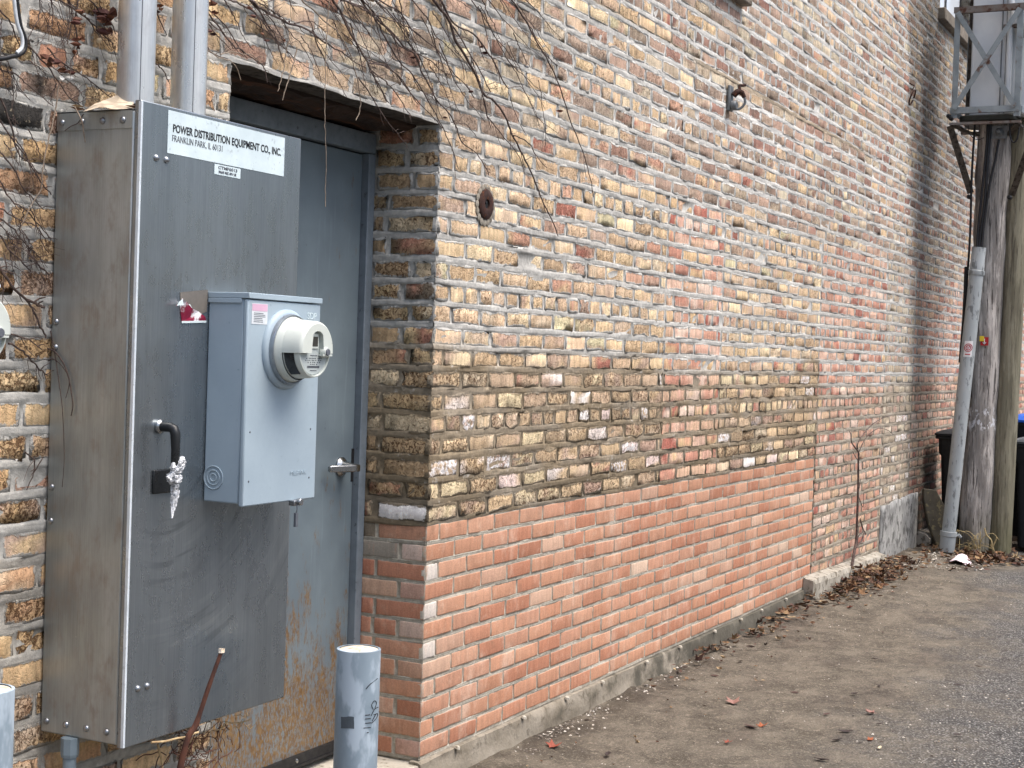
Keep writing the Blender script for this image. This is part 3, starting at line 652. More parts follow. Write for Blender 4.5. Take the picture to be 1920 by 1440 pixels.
b.add([onY(x,y,-.2585) for x,y in((341,602),(387,601),(387,605),(341,606))],[(0,3,2,1)])
b.build('paper_backing',M_LAB,cab).modifiers.new('s','SOLIDIFY').thickness=.0006
# handle
M_HND=mk('black_handle',(34,36,37),(26,28,29),20.,.38,.0,bump=.05)
b=MB(); hx,hz=-1.733,1.213
b.lathe([(.017,0),(.017,.008),(.013,.012)],(hx,-.2556,hz),(0,-1,0),24); hd=b.build('handle',M_CHR,cab,smooth=True)
b=MB(); b.tube([(hx,-.266,hz),(hx,-.29,hz),(hx+.001,-.3,hz-.004),(hx+.002,-.304,hz-.016),(hx+.003,-.305,hz-.05),(hx+.003,-.305,hz-.148)],[.0115,.0115,.012,.012,.0105,.0105],14); b.build('grip',M_HND,hd,smooth=True)
b=MB(); b.box(-1.752,-1.668,-.262,-.2557,1.055,1.112); b.build('latch_plate',M_HND,cab,bevel=.003)
# plastic bag knotted round the handle
t=NT('clear_plastic_bag'); p_=t.obj(); wn=t.noise(p_,60.,5.,.7); t.bump(wn,.8,.006)
M_BAG=t.set(Base_Color=t.mix(t.ramp(wn,.4,.6),lin((196,198,200)),lin((240,242,244))),Roughness=.28,Specular_IOR_Level=.6,Alpha=t.ramp(wn,.35,.62,.45,1.))
b=MB()
def crumple(pts,rad,n=14,rings=26):
    pts=[Vector((p[0],p[1],1.146+(p[2]-1.146)*.74)) for p in pts]; out=[]
    for i in range(rings):
        s=i/(rings-1)*(len(pts)-1); k=min(int(s),len(pts)-2); f=s-k; c=pts[k].lerp(pts[k+1],f); r=(rad[k]*(1-f)+rad[k+1]*f)*.74
        out.append([c+Vector((math.cos(a),math.sin(a)*.7,random.uniform(-.15,.15)))*r*(.55+.75*abs(math.sin(a*2.5+i*.35+random.uniform(-.3,.3)))) for a in [2*math.pi*j/n for j in range(n)]])
    b.loft(out)
gx,gy=hx+.003,-.305
crumple([(gx+.012,gy-.01,1.145),(gx+.008,gy-.012,1.125),(gx,gy-.008,1.095)],[.007,.015,.013])
crumple([(gx-.012,gy-.004,1.128),(gx-.012,gy-.005,1.112),(gx-.002,gy-.006,1.092)],[.004,.011,.012])
crumple([(gx-.002,gy,1.1),(gx-.002,gy,1.085),(gx-.004,gy-.003,1.068),(gx-.004,gy-.004,1.056)],[.014,.026,.022,.011])
crumple([(gx-.030,gy,1.085),(gx-.012,gy-.002,1.075),(gx,gy,1.07)],[.002,.014,.012],10,14)
crumple([(gx-.004,gy-.004,1.06),(gx-.002,gy-.004,1.03),(gx-.004,gy-.003,1.0),(gx-.006,gy-.003,.975)],[.013,.014,.011,.006])
crumple([(gx-.008,gy-.006,1.02),(gx-.010,gy-.005,.985),(gx-.011,gy-.004,.952)],[.006,.006,.004],8,14)
tag(b.build('plastic_bag',M_BAG,None,smooth=True),'crumpled clear plastic bag knotted round the black cabinet handle','plastic bag')
# ------------------------------------------------------------------ meter box with round meter
M_MBX=mk('pale_grey_enamel',(161,177,186),(152,168,178),5.,.5,bump=.06,c3=(134,150,158),t3=.72,s3=70.,spec=.4)
M_MSH=mk('meter_shell',(206,211,202),(196,202,194),8.,.42,bump=.03,spec=.45)
M_MFC=mk('meter_face',(178,186,184),(168,176,174),10.,.35,bump=0.)
M_LCD=mk('meter_screen',(66,64,58),(56,55,50),10.,.25,bump=0.)
M_RNG=mk('ring_metal',(150,158,164),(132,140,146),20.,.35,.6,bump=0.)
M_PINK=mk('pink_print',(214,176,196),(206,166,188),30.,.6,bump=0.)
M_WLB=mk('small_white_label',(216,220,222),(206,211,214),30.,.5,bump=0.)
M_MIN=mk('meter_window',(36,38,40),(26,28,30),20.,.15,bump=0.)
def meter_box(label,full=True):
    o=thing('meter_box',label,'meter box',(-1.56,-.2556,1.023),'wall mounted meter boxes')
    x0,x1,yb,yf,z0,z1=-1.56,-1.252,-.2562,-.376,1.023,1.523
    b=MB(); b.box(x0,x1-.002,yf+.014,yb,z0+.002,z1); b.build('housing',M_MBX,o,bevel=.004)
    b=MB(); b.box(x0-.003,x1,yf,yf+.013,z0-.004,z1-.002); b.build('cover',M_MBX,o,bevel=.004)
    b=MB(); b.box(x0-.004,x1+.002,yf-.004,yb+.0,z1,z1+.014); b.box(x0-.004,x0-.001,yf+.02,yb,z1-.012,z1); b.build('hood',M_MBX,o,bevel=.003)
    # knock-out rings on the side
    b=MB()
    for r in(.028,.018,.009):
        pts=[(x0-.0006,(yb+yf)/2+.03+r*math.cos(a),1.085+r*math.sin(a)) for a in [2*math.pi*i/28 for i in range(29)]]; b.tube(pts,.0018,6,False)
    b.build('knockout',M_MBX,o,smooth=True)
    if full:
        b=MB(); b.box(x0+.012,x0+.076,yf-.0008,yf-.0001,1.462,1.512); lb=b.build('warning_label',M_WLB,o)
        b=MB(); b.box(x0+.013,x0+.075,yf-.0012,yf-.0009,1.494,1.511); b.build('pink_heading',M_PINK,lb)
        b=MB()
        for i in range(6): b.box(x0+.02,x0+.068-random.uniform(0,.016),yf-.0012,yf-.0009,1.488-i*.0042,1.4895-i*.0042)
        b.build('small_print',M_INKG,lb)
        text('SDP',.024,M_LAB,o,(x1-.060,yf-.0003,1.482),name='pen_mark',width=.042)
        text('MILBANK',.017,M_MBX,o,(x1-.115,yf-.0005,1.085),name='embossed_name',width=.07)
        b=MB()
        for x,z in((x0+.02,1.2),(x1-.03,1.2),(x0+.02,1.08),(x1-.03,1.075)): b.lathe([(.0028,0),(.0022,.001)],(x,yf,z),(0,-1,0),10)
        b.split('dimple',M_INKG,o)
        b=MB(); xs=x1-.10; b.box(xs-.012,xs+.014,yf-.014,yf+.004,1.008,1.022); b.lathe([(.009,0),(.009,.012)],(xs+.006,yf-.012,1.018),(0,-1,0),12); b.build('hasp',M_RIV,o,bevel=.002)
        b=MB(); b.tube([(xs,yf-.014,1.012),(xs-.002,yf-.016,1.0),(xs-.001,yf-.014,.99)],.0015,6); b.box(xs-.006,xs+.005,yf-.016,yf-.009,.955,.99); b.build('seal_tag',M_INKG,o,bevel=.002)
    mc=(-1.403,yf,1.403); ax=(0,-1,0)
    b=MB(); b.lathe([(.100,0),(.100,.004),(.096,.010),(.088,.013)],mc,ax,48); mt=b.build('meter_collar',M_MBX,o,smooth=True)
    b=MB(); b.lathe([(.088,.012),(.0885,.017),(.086,.024),(.083,.024)],mc,ax,48,False); b.build('sealing_ring',M_RNG,mt,smooth=True)
    # shell: full ring at the base, upper half hood with lower cut-away
    b=MB(); b.lathe([(.0835,.012),(.0825,.022),(.079,.028),(.0775,.035),(.0755,.042)],mc,ax,48,False); b.build('meter_base',M_MSH,o,smooth=True)
    def sector(prof,a0,a1,n,ax_=ax):
        m=MB(); vs=[];
        for r,h in prof:
            for k in range(n+1):
                a=a0+(a1-a0)*k/n; vs.append((mc[0]+r*math.cos(a),mc[1]-h,mc[2]+r*math.sin(a)))
        fs=[(i*(n+1)+k,i*(n+1)+k+1,(i+1)*(n+1)+k+1,(i+1)*(n+1)+k) for i in range(len(prof)-1) for k in range(n)]
        return m.add(vs,fs)
    outer=[(.0755,.042),(.0735,.07),(.0725,.088),(.0705,.094),(.066,.097)]
    m=sector(outer,math.radians(-6),math.radians(186),48)
    # front face of the hood with window notch: fan between r=.066 and the level z=-.008
    vs=[];fs=[]
    pr=[]
    n=40
    for k in range(n+1):
        a=math.radians(-6)+(math.radians(192))*k/n; x=.066*math.cos(a); z=.066*math.sin(a); 
        zi=-.007
        if abs(x)<.024: zi=max(-.007,.030+math.sqrt(max(0,.024**2-x*x))*.75)
        pr.append((x,z,min(zi,z)))
    for x,z,zi in pr: vs+=[(mc[0]+x,mc[1]-.097,mc[2]+z),(mc[0]+x,mc[1]-.097,mc[2]+zi),(mc[0]+x,mc[1]-.080,mc[2]+zi)]
    for k in range(n): fs+=[(3*k,3*k+3,3*k+4,3*k+1),(3*k+1,3*k+4,3*k+5,3*k+2)]
    m.add(vs,fs); m.build('meter_hood',M_MSH,o,smooth=True)
    # lower clear cover and face
    lw=MB(); lw.lathe([(.072,.042),(.069,.078),(.067,.088),(.064,.089),(.062,.082)],mc,ax,48,True); lo=lw.build('meter_cover',M_MSH,o,smooth=True)
    m=sector([(.0724,.046),(.0704,.074)],math.radians(182),math.radians(238),14); m.build('side_window',M_MIN,o,smooth=True)
    m=MB(); m.lathe([(.0605,.0835),(.0605,.0845)],mc,ax,40); fc=m.build('meter_face',M_MFC,o)
    m=MB(); m.box(mc[0]-.017,mc[0]+.017,mc[1]-.0875,mc[1]-.0846,mc[2]+.004,mc[2]+.042); m.build('display_bezel',M_MSH,fc,bevel=.001)
    m=MB(); m.box(mc[0]-.013,mc[0]+.012,mc[1]-.0885,mc[1]-.0876,mc[2]+.010,mc[2]+.034); m.build('display',M_LCD,fc)
    m=MB()
    for i,(w,z) in enumerate(((.03,-.014),(.062,-.021),(.07,-.026),(.05,-.031),(.03,-.036),(.052,-.042),(.052,-.0435),(.028,-.051))):
        if i in(1,2,3,4):
            x=-w/2
            while x<w/2: m.box(mc[0]+x,mc[0]+x+.004,mc[1]-.0852,mc[1]-.0846,mc[2]+z,mc[2]+z+.0022); x+=random.uniform(.006,.012)
        else: m.box(mc[0]-w/2,mc[0]+w/2,mc[1]-.0852,mc[1]-.0846,mc[2]+z,mc[2]+z+(.0035 if w==.052 else .002))
    m.build('printed_lines',M_INKG,fc)
    m=MB(); m.lathe([(.013,0),(.013,.012),(.011,.016)],(mc[0]+.036,mc[1]-.086,mc[2]-.004),ax,18); m.box(mc[0]+.02,mc[0]+.06,mc[1]-.1,mc[1]-.086,mc[2]-.0135,mc[2]-.009); kb=m.build('lock_tab',M_MSH,o,smooth=True)
    m=MB(); m.lathe([(.0095,0),(.008,.003)],(mc[0]+.036,mc[1]-.102,mc[2]-.004),ax,16); m.build('lock_seal',M_INKG,kb,smooth=True)
    return o
MB1=meter_box('pale grey meter box with round white meter fixed on the front of the big cabinet')
def copy_tree(o,parent=None,delta=None):
    c=o.copy(); COL.objects.link(c)
    if parent: c.parent=parent; c.matrix_parent_inverse=o.matrix_parent_inverse.copy()
    for ch in list(o.children): copy_tree(ch,c)
    return c
m2=copy_tree(MB1)
m2.location=MB1.location+Vector((-.984,.105,.020)); 
for ch in m2.children:
    if ch.name.split('.')[0] in('housing','cover','hood','knockout','warning_label','dimple','hasp','seal_tag'): ch.location.x-=.05
m2['label']='second round white meter cut off by the left edge of the photo'
b=MB(); 
# ------------------------------------------------------------------ conduits
M_CDT=metal_mat('galvanised_conduit',(224,225,223),(206,208,207),(170,172,172),.3,.7,False,.5)
M_GRC=mk('grey_plastic_conduit',(124,138,146),(112,126,134),14.,.55,bump=.05)
for x,l in((-1.69,'left of two thick shiny metal conduits rising from the cabinet top'),(-1.493,'right of two thick shiny metal conduits rising from the cabinet top')):
    b=MB(); b.lathe([(.0445,1.942),(.0445,4.6)],(x,-.12,0),(0,0,1),40); o=b.build('conduit',M_CDT,None,smooth=True)
    bb=MB(); a_=.62; bb.tube([(x-.0446*math.sin(a_),-.12-.0446*math.cos(a_),1.95),(x-.0446*math.sin(a_),-.12-.0446*math.cos(a_),4.59)],.0011,5); bb.build('seam',M_INKG,o)
    tag(o,l,'conduit','conduits rising from the cabinet')
b=MB(); x=-1.874; b.lathe([(.0155,-.2),(.0155,.44)],(x,-.1,0),(0,0,1),20); o=b.build('low_conduit',M_GRC,None,smooth=True); tag(o,'short grey conduit coming out of the ground under the cabinet','conduit')
o.location=(.045,0,0)
b=MB(); b.lathe([(.019,.432),(.021,.44),(.021,.478)],(x,-.1,0),(0,0,1),8); b.build('fitting',M_GRC,o)
# conduit bracket cable at upper left
M_CBL=mk('black_cable',(30,30,32),(22,22,24),30.,.45,bump=.05); M_CBW=mk('white_cable',(206,212,216),(190,196,200),30.,.5,bump=0.)
def smooth_path(pts,k=5):
    pts=[Vector(p) for p in pts]; out=[]
    for i in range(len(pts)-1):
        p0=pts[max(i-1,0)];p1=pts[i];p2=pts[i+1];p3=pts[min(i+2,len(pts)-1)]
        for j in range(k):
            t=j/k; out.append(.5*((2*p1)+(p2-p0)*t+(2*p0-5*p1+4*p2-p3)*t*t+(3*p1-p0-3*p2+p3)*t**3))
    return out+[pts[-1]]
cp=[(26,-60),(31,0),(37,45),(46,72),(46,92),(36,102),(20,106),(0,110),(-60,112)]
b=MB(); b.tube(smooth_path([onY(x,y,-.03) for x,y in cp]),.0058,10); cb=b.build('wall_cable',M_CBL,None,smooth=True); tag(cb,'black and white cable bending down the brick wall in the upper left corner','cable')
b=MB(); b.tube(smooth_path([onY(x-5,y-3,-.034) for x,y in cp[:6]]),.0042,8); b.build('white_strand',M_CBW,cb,smooth=True)
# dry debris on the cabinet top
M_DRY=NT('dry_leaf'); M_DRY=M_DRY.set(Base_Color=M_DRY.mix(M_DRY.ramp(M_DRY.noise(M_DRY.obj(),40.,4.),.4,.6,.6,1.),(.02,.015,.01),M_DRY.attr('col').outputs['Color']),Roughness=.85)
def leaf(mb,p,s,rz,tilt,curl,col,lobes=False):
    mb.cur=col
    if lobes:
        out=[]
        for i in range(15):
            a=2*math.pi*i/15; r=s*(1 if i%3==0 else .55 if i%3==1 else .62)*(1.1-.35*math.cos(a)); out.append((r*math.cos(a),r*math.sin(a)))
    else: out=[(-s,0),(-.45*s,.34*s),(.3*s,.36*s),(s,0),(.3*s,-.36*s),(-.45*s,-.34*s)]
    M=Matrix.Rotation(rz,3,'Z')@Matrix.Rotation(tilt,3,'X')
    vs=[Vector(p)]
    for x,y in out: vs.append(Vector(p)+M@Vector((x,y,curl*s*((abs(y)/s)**1.2*1.3+(x/s)**2*.5)+random.uniform(-.06,.06)*s)))
    n=len(out); mb.add(vs,[(0,1+i,1+(i+1)%n) for i in range(n)])
LC=[lin(c) for c in((112,78,52),(92,62,42),(132,100,68),(76,52,38),(148,120,86),(110,80,58),(64,50,40))]
b=MB(); b.cur=lin((196,180,156))
b.add([onY(x,y,Y) for x,y,Y in((155,210,-.12),(175,196,-.10),(222,177,-.1),(250,190,-.14),(252,203,-.19),(215,205,-.2),(190,200,-.16))],[(0,1,6),(1,2,3,6),(3,4,5,6)])
for i in range(26): leaf(b,(random.uniform(X0+.01,-1.6),random.uniform(-.21,-.03),1.945+random.uniform(0,.012)),random.uniform(.012,.03),random.uniform(0,6),random.uniform(-.6,.6),.6,random.choice(LC))
o=b.build('leaf_debris',M_DRY,None); tag(o,'curled dead leaf scraps lying on the cabinet top behind its lid','dead leaves')
# ------------------------------------------------------------------ vines
t=NT('dead_vine_bark'); M_VIN=t.set(Base_Color=t.mix(t.ramp(t.noise(t.obj(),60.,4.),.35,.65),lin((58,46,42)),lin((96,80,72))),Roughness=.9)
M_VIL=mk('pale_dry_vine',(148,134,118),(118,104,90),60.,.9,bump=.1)
def stem(parent,pts,r0,r1,mat=M_VIN,Y0=-.010,name='stem',tw=True):
    P_=[onY(x,y,Y0-random.uniform(0,.006)) for x,y in pts]; sp=smooth_path(P_,4); m=len(sp)
    sp=[p+Vector((random.uniform(-1,1),random.uniform(-.6,.6),random.uniform(-1,1)))*.0022 for p in sp]
    b=MB(); b.tube(sp,[(r0+(r1-r0)*i/(m-1))*1.0 for i in range(m)],6)
    if tw:
        for i in range(2,m-1):
            if random.random()<.42:
                d=(sp[i+1]-sp[i]).normalized(); s=random.choice((-1,1)); q=Vector((d.z*s,-.2,-d.x*s))
                L=random.uniform(.008,.03) if random.random()<.8 else random.uniform(.04,.09)
                b.tube([sp[i],sp[i]+q*L*.5+d*L*.4,sp[i]+q*L*.8+d*L*1.0],[r1*.9,r1*.7,r1*.4],4)
    return b.build(name,mat,parent,smooth=True)
Zr=lambda pts,ox,oy,k:[(ox+x/k,oy+y/k) for x,y in pts]
vA=thing('dead_vine','bare dead vine stems hanging diagonally across the wall right of the doorway lintel','vine',onY(800,0,0))
for pts,r0,r1 in(
 ([(470,-90),(520,0),(600,110),(640,220),(700,320),(760,430),(800,530),(860,570),(920,650),(960,750),(1010,850),(1060,950),(1100,1050),(1140,1150),(1190,1250),(1220,1330)],.0056,.0018),
 ([(520,-80),(560,0),(630,130),(740,190),(820,290),(870,370),(900,440),(940,500)],.004,.002),
 ([(700,-60),(730,0),(800,90),(860,200),(920,270),(960,330),(990,390)],.0022,.0012),
 ([(900,-80),(960,0),(1040,120),(1090,220),(1150,320),(1200,420),(1250,550),(1280,660),(1330,780),(1370,890),(1400,1000),(1420,1110)],.0034,.0014),
 ([(340,-80),(400,0),(480,100),(530,200),(600,260),(680,360),(690,450)],.0026,.0012),
 ([(150,-60),(210,0),(330,70),(400,170),(480,230),(560,300),(620,400),(700,480),(750,550)],.003,.0013),
 ([(100,-20),(160,70),(290,190),(360,270),(420,310),(450,400),(500,490),(540,570),(600,630),(640,700),(680,800),(750,850),(800,920),(830,980)],.0038,.0016),
 ([(0,90),(60,200),(120,300),(170,400),(210,490),(270,580)],.003,.0014),
 ([(0,0),(120,40),(200,120),(240,200),(330,350),(400,420),(470,530),(530,640),(580,740),(620,830),(660,950)],.0032,.0014),
 ([(290,200),(330,260),(420,300),(500,340),(570,400),(660,440),(740,520)],.0026,.0012),
 ([(150,350),(250,370),(330,440),(400,540),(500,640),(570,720)],.0028,.0013),
 ([(800,560),(820,650),(850,690),(920,780),(990,860),(1030,960)],.0024,.0012),
 ([(970,760),(1050,800),(1080,850),(1100,880),(1155,945)],.0026,.0012),
 ([(940,500),(1010,490),(1060,570),(1110,670),(1220,750)],.0014,.0009),
 ([(940,520),(980,640),(1040,760)],.0014,.0009),
 ([(760,430),(790,520),(815,620),(840,720)],.003,.0014),
 ([(560,60),(650,180),(720,300),(790,420),(840,520)],.003,.0016),
 ([(620,690),(700,700),(760,770)],.0016,.001),
 ([(400,420),(440,500),(520,560),(545,600)],.0018,.001)): stem(vA,Zr(pts,640,0,3),r0,r1)
vB=thing('dead_vine','tangled dead vine over the doorway lintel with ends dangling into the opening','vine',onY(520,40,0))
for pts,r0,r1 in(
 ([(130,-30),(200,0),(320,50),(440,130),(500,210),(560,290),(620,380),(690,440)],.003,.0014),
 ([(330,-60),(390,20),(480,130),(540,230),(610,330),(650,480),(680,560)],.0034,.0015),
 ([(400,10),(480,80),(620,160),(760,220),(880,260),(980,330),(1080,400),(1200,470),(1260,510),(1330,570),(1420,610)],.0040,.0016),
 ([(1060,-60),(1120,0),(1200,120),(1270,260),(1340,400),(1420,530),(1480,660),(1560,800),(1610,920)],.0044,.0015),
 ([(780,210),(900,190),(1000,230),(1060,290)],.0018,.001),
 ([(1150,-40),(1220,0),(1390,80),(1500,130),(1640,180),(1790,240),(1920,320)],.0034,.0016),
 ([(1340,-60),(1390,0),(1480,100),(1570,200),(1670,340),(1710,450),(1730,560),(1750,680)],.0032,.0014),
 ([(1450,540),(1560,580),(1660,640),(1750,720),(1820,830),(1890,940)],.0026,.0013),
 ([(1480,640),(1580,720),(1660,800),(1720,880),(1790,1000),(1840,1050)],.0024,.0011),
 ([(0,120),(110,260),(230,410),(300,450),(420,540),(500,590),(530,740)],.0026,.0013),
 ([(0,180),(60,240),(140,300),(220,400)],.002,.001),
 ([(460,20),(560,90),(640,130),(700,190)],.0022,.0012)): stem(vB,Zr(pts,390,0,4.8),r0,r1,Y0=-.011)
for pts,r0,r1 in(
 ([(760,-60),(840,0),(960,100),(1060,200),(1150,270),(1220,370),(1270,470),(1310,580),(1340,700),(1370,860),(1365,1000),(1330,1080)],.0026,.0013),
 ([(1090,-40),(1085,90),(1070,300),(1060,500),(1055,700),(1050,900),(1050,1100),(1060,1250),(1062,1500),(1058,1700),(1055,1860)],.0016,.0011),
 ([(110,490),(200,470),(300,480),(400,500),(460,550)],.0017,.001),
 ([(0,450),(100,520),(220,560),(270,640),(295,730)],.0018,.001),
 ([(720,370),(690,560),(660,700),(630,820)],.0018,.0012),
 ([(800,430),(760,600),(710,760),(670,900)],.0022,.0014),
 ([(1460,0),(1470,200),(1465,400),(1460,530)],.0011,.0008)): stem(vB,Zr(pts,390,0,4.8),r0,r1,M_VIL,-.018,tw=False)
for par,xa,xb,n_ in((vA,650,1010,34),(vB,400,700,30)):
    for k in range(n_):
        x=random.uniform(xa,xb); y=random.uniform(-40,150 if par is vA else 70); L=random.uniform(40,190); an=random.uniform(.75,1.25); pts=[(x,y)]
        for q in range(5): an+=random.uniform(-.18,.2); x+=math.cos(an)*L/5; y+=math.sin(an)*L/5; pts.append((x,y))
        lim=115+(pts[-1][0]-435)*.325
        if par is vB and 430<pts[-1][0]<820 and pts[-1][1]>lim: continue
        stem(par,pts,random.uniform(.0012,.0024),.0008,Y0=-.009)
vC=thing('dead_vine','dead vine stems clinging to the brick left of the metal cabinet','vine',onY(40,500,0))
for k in range(46):
    left=k>=26; x=random.uniform(-10,60) if left else random.uniform(0,200); y=random.uniform(240,480) if left else random.uniform(-20,170)
    L=random.uniform(35,110); an=random.uniform(.5,1.5); pts=[(x,y)]
    for q in range(5): an+=random.uniform(-.35,.35); x+=math.cos(an)*L/5; y+=math.sin(an)*L/5; pts.append((x,y))
    if max(p_[0] for p_ in pts)>(92 if pts[-1][1]>205 else 215): continue
    stem(vC,pts,random.uniform(.0010,.0018),.0007,Y0=-.009)
for pts,r0,r1 in(
 ([(0,60),(60,130),(90,200),(120,290)],.002,.001),([(310,-30),(340,0),(460,80),(560,170),(640,250)],.0024,.0013),
 ([(385,-20),(400,60),(400,120),(380,250)],.002,.0012),([(450,-30),(430,60),(420,150),(440,240),(430,310)],.0026,.0014),
 ([(0,550),(60,700),(100,850),(180,940),(240,1040),(290,1090)],.0024,.0014),([(0,680),(80,800),(160,900),(220,980)],.002,.0012),
 ([(0,1020),(60,1120),(150,1190),(250,1300),(290,1350)],.0022,.0012),([(0,1170),(100,1230),(200,1270),(260,1360)],.002,.0012),
 ([(270,270),(330,340),(460,420),(560,500),(640,560)],.002,.0012),([(150,250),(230,330),(330,460),(400,560),(470,600)],.0022,.0012),
 ([(0,390),(90,420),(160,480),(300,600)],.002,.0012),([(500,0),(560,60),(620,120),(650,190)],.002,.0012),
 ([(0,860),(70,940),(130,1060),(190,1120),(240,1180)],.0024,.0012),([(0,1230),(80,1290),(140,1370),(200,1430)],.0022,.0012),
 ([(1150,100),(1220,200),(1300,280)],.002,.001),([(1160,40),(1250,120),(1330,240),(1390,330)],.0022,.001),([(1165,260),(1190,300),(1280,330)],.002,.001),
 ([(870,40),(900,120),(940,200)],.002,.001),([(880,360),(920,400),(950,470)],.002,.001)): stem(vC,Zr(pts,0,0,3),r0,r1)
for pts,r0,r1 in(([(-20,30),(10,80),(60,160),(150,250),(190,310),(230,400),(260,460)],.0038,.002),([(150,250),(200,270),(250,290)],.0034,.003),([(40,440),(140,460),(230,520)],.0022,.0013),([(50,490),(130,540),(180,590),(230,640),(270,670)],.0026,.0015),([(180,0),(230,60),(280,110)],.0024,.0016),([(140,1100),(190,1150),(190,1220),(150,1320)],.002,.0012),([(240,1130),(190,1220)],.0016,.001),([(0,-120),(60,-30),(130,40),(180,90)],.0024,.0014)): stem(vC,Zr(pts,0,480,3),r0,r1)
stem(vC,Zr([(330,480),(310,640),(270,800),(240,980),(230,1060),(170,1170),(110,1290)],0,0,3),.0018,.0014,M_VIL,-.016,tw=False)
# tendrils trailing over the cabinet side: they lie on its left face
def side_stem(pts,r):
    P_=smooth_path([onX(x,y,X0-.006) for x,y in Zr(pts,0,480,3)],4); b=MB(); b.tube(P_,[r*(1-.5*i/len(P_)) for i in range(len(P_))],6); b.build('stem',M_VIN,vC,smooth=True)
side_stem([(262,520),(310,540),(360,610),(385,680),(400,760),(410,840),(400,900)],.0024)
side_stem([(272,590),(300,580),(350,620),(390,700),(370,800)],.0016)
side_stem([(284,420),(310,560),(330,700),(350,850),(360,1050),(360,1180),(350,1300)],.0014)
b=MB(); b.tube(smooth_path([onX(x/3,y/3,X0-.01) for x,y in((420,600),(460,680),(470,740),(480,800))]),.0018,6); b.build('stem',M_VIL,vC,smooth=True)
b=MB(); b.tube(smooth_path([onX(x/3,y/3,X0-.008) for x,y in((470,640),(440,690),(400,710),(365,735))]),.0012,6); b.build('stem',M_VIN,vC,smooth=True)
# shrivelled leaves still on the vines
M_LFR=NT('shrivelled_leaf'); M_LFR=M_LFR.set(Base_Color=M_LFR.attr('col').outputs['Color'],Roughness=.8)
b=MB(); RC=[lin(c) for c in((78,40,32),(106,66,50),(66,38,32),(126,84,60),(88,52,42))]
for x,y,s in((200,28,.042),(208,45,.038),(196,60,.03),(190,36,.02),(150,70,.02),(146,82,.018),(140,40,.018),(150,18,.016),(90,115,.026),(100,120,.022),(120,128,.018),(145,95,.018),(130,140,.016),(395,12,.022),(402,25,.016),(396,62,.014),(300,12,.016),(296,22,.014)):
    for k in range(2): leaf(b,onY(x+random.uniform(-4,4),y+random.uniform(-5,5),-.02-random.uniform(0,.02)),s*.8,random.uniform(0,6),random.uniform(.8,2.2),1.2,random.choice(RC))
b.cur=lin((226,200,160)); 
leaf(b,onY(184,76,-.02),.017,1.2,1.5,.3,lin((228,204,166))); leaf(b,onY(114,146,-.02),.014,.3,1.5,.4,lin((226,226,222))); leaf(b,onY(128,146,-.02),.013,2.,1.5,.4,lin((222,222,218)))
b.split('leaf',M_LFR,vC)
b=MB()
for x,y in((468,12),(478,30),(495,65),(500,78),(540,40),(530,75),(833,220),(940,300),(960,255),(880,170),(775,110),(910,100),(905,90),(1050,210)):
    leaf(b,onY(x,y,-.02),random.uniform(.008,.016),random.uniform(0,6),random.uniform(.8,2.),1.2,random.choice(RC))
b.split('leaf',M_LFR,vB)
# ------------------------------------------------------------------ wall fittings
M_RUS=mk('rusty_iron',(64,40,32),(44,30,26),30.,.85,.2,bump=.4,c3=(96,56,38),t3=.62,s3=60.)
c=onY(908,383,0)
b=MB(); b.lathe([(.054,0),(.055,.006),(.050,.010),(.024,.012),(.018,.010),(.017,.0)],(c.x,-.003,c.z),(0,-1,0),36,False); esc=tag(b.build('pipe_flange',M_RUS,None,smooth=True),'round rusty iron flange set in the bricks right of the doorway','pipe flange')
b=MB(); b.lathe([(.0185,0),(.0185,.004)],(c.x,-.003,c.z),(0,-1,0),24); b.lathe([(.008,0),(.006,.006)],(c.x-.004,-.006,c.z+.006),(0,-1,0),10); b.build('bore',M_BLK,esc)
b=MB()
for i in range(16):
    a=2*math.pi*i/16; b.lathe([(.012,0),(.014,.003),(.006,.006)],(c.x+.062*math.cos(a),-.002,c.z+.064*math.sin(a)-.004),(0,-1,0),7)
b.build('mortar_collar',M_CON,esc,smooth=True)
c=onY(1365,183,0); hk=thing('lamp_bracket','broken grey wall bracket with a curved rusty arm high on the brick wall','wall bracket',c)
M_ZN=mk('weathered_zinc',(122,126,128),(98,102,104),30.,.55,.4,bump=.1)
b=MB(); b.box(c.x-.03,c.x+.03,c.y-.02,c.y-.006,c.z-.07,c.z+.06); b.lathe([(.026,0),(.026,.022),(.02,.03)],(c.x,-.02,c.z-.042),(0,-1,0),20); b.build('plate',M_ZN,hk,bevel=.003)
b=MB(); b.tube(smooth_path([(c.x,-.03,c.z+.01),(c.x+.01,-.05,c.z+.03),(c.x+.02,-.07,c.z+.022),(c.x+.025,-.08,c.z-.0)]),[.016]*6+[.014]*5+[.011]*5,10); b.tube(smooth_path([(c.x+.01,-.06,c.z+.03),(c.x+.015,-.055,c.z+.06),(c.x+.03,-.065,c.z+.064),(c.x+.05,-.075,c.z+.07)]),.008,8); b.build('arm',M_RUS,hk,smooth=True)
b=MB(); b.tube(smooth_path([(c.x+.025,-.08,c.z),(c.x+.025,-.085,c.z-.025),(c.x+.02,-.07,c.z-.05),(c.x+.012,-.05,c.z-.06),(c.x,-.035,c.z-.06)]),.007,8); b.build('hoop',M_ZN,hk,smooth=True)
c=onY(1703,183,0); b=MB(); b.tube([(c.x+.05*math.cos(a),-.03-.02*math.sin(a),c.z+.055*math.sin(a)) for a in[2*math.pi*i/22 for i in range(22)]],.006,6); b.tube([(c.x,-.03,c.z+.055),(c.x+.01,-.04,c.z+.09),(c.x,-.005,c.z+.11)],.005,6); tag(b.build('wire_loop',M_RUS,None,smooth=True),'small dark iron ring hanging on the far sooty wall','iron ring')
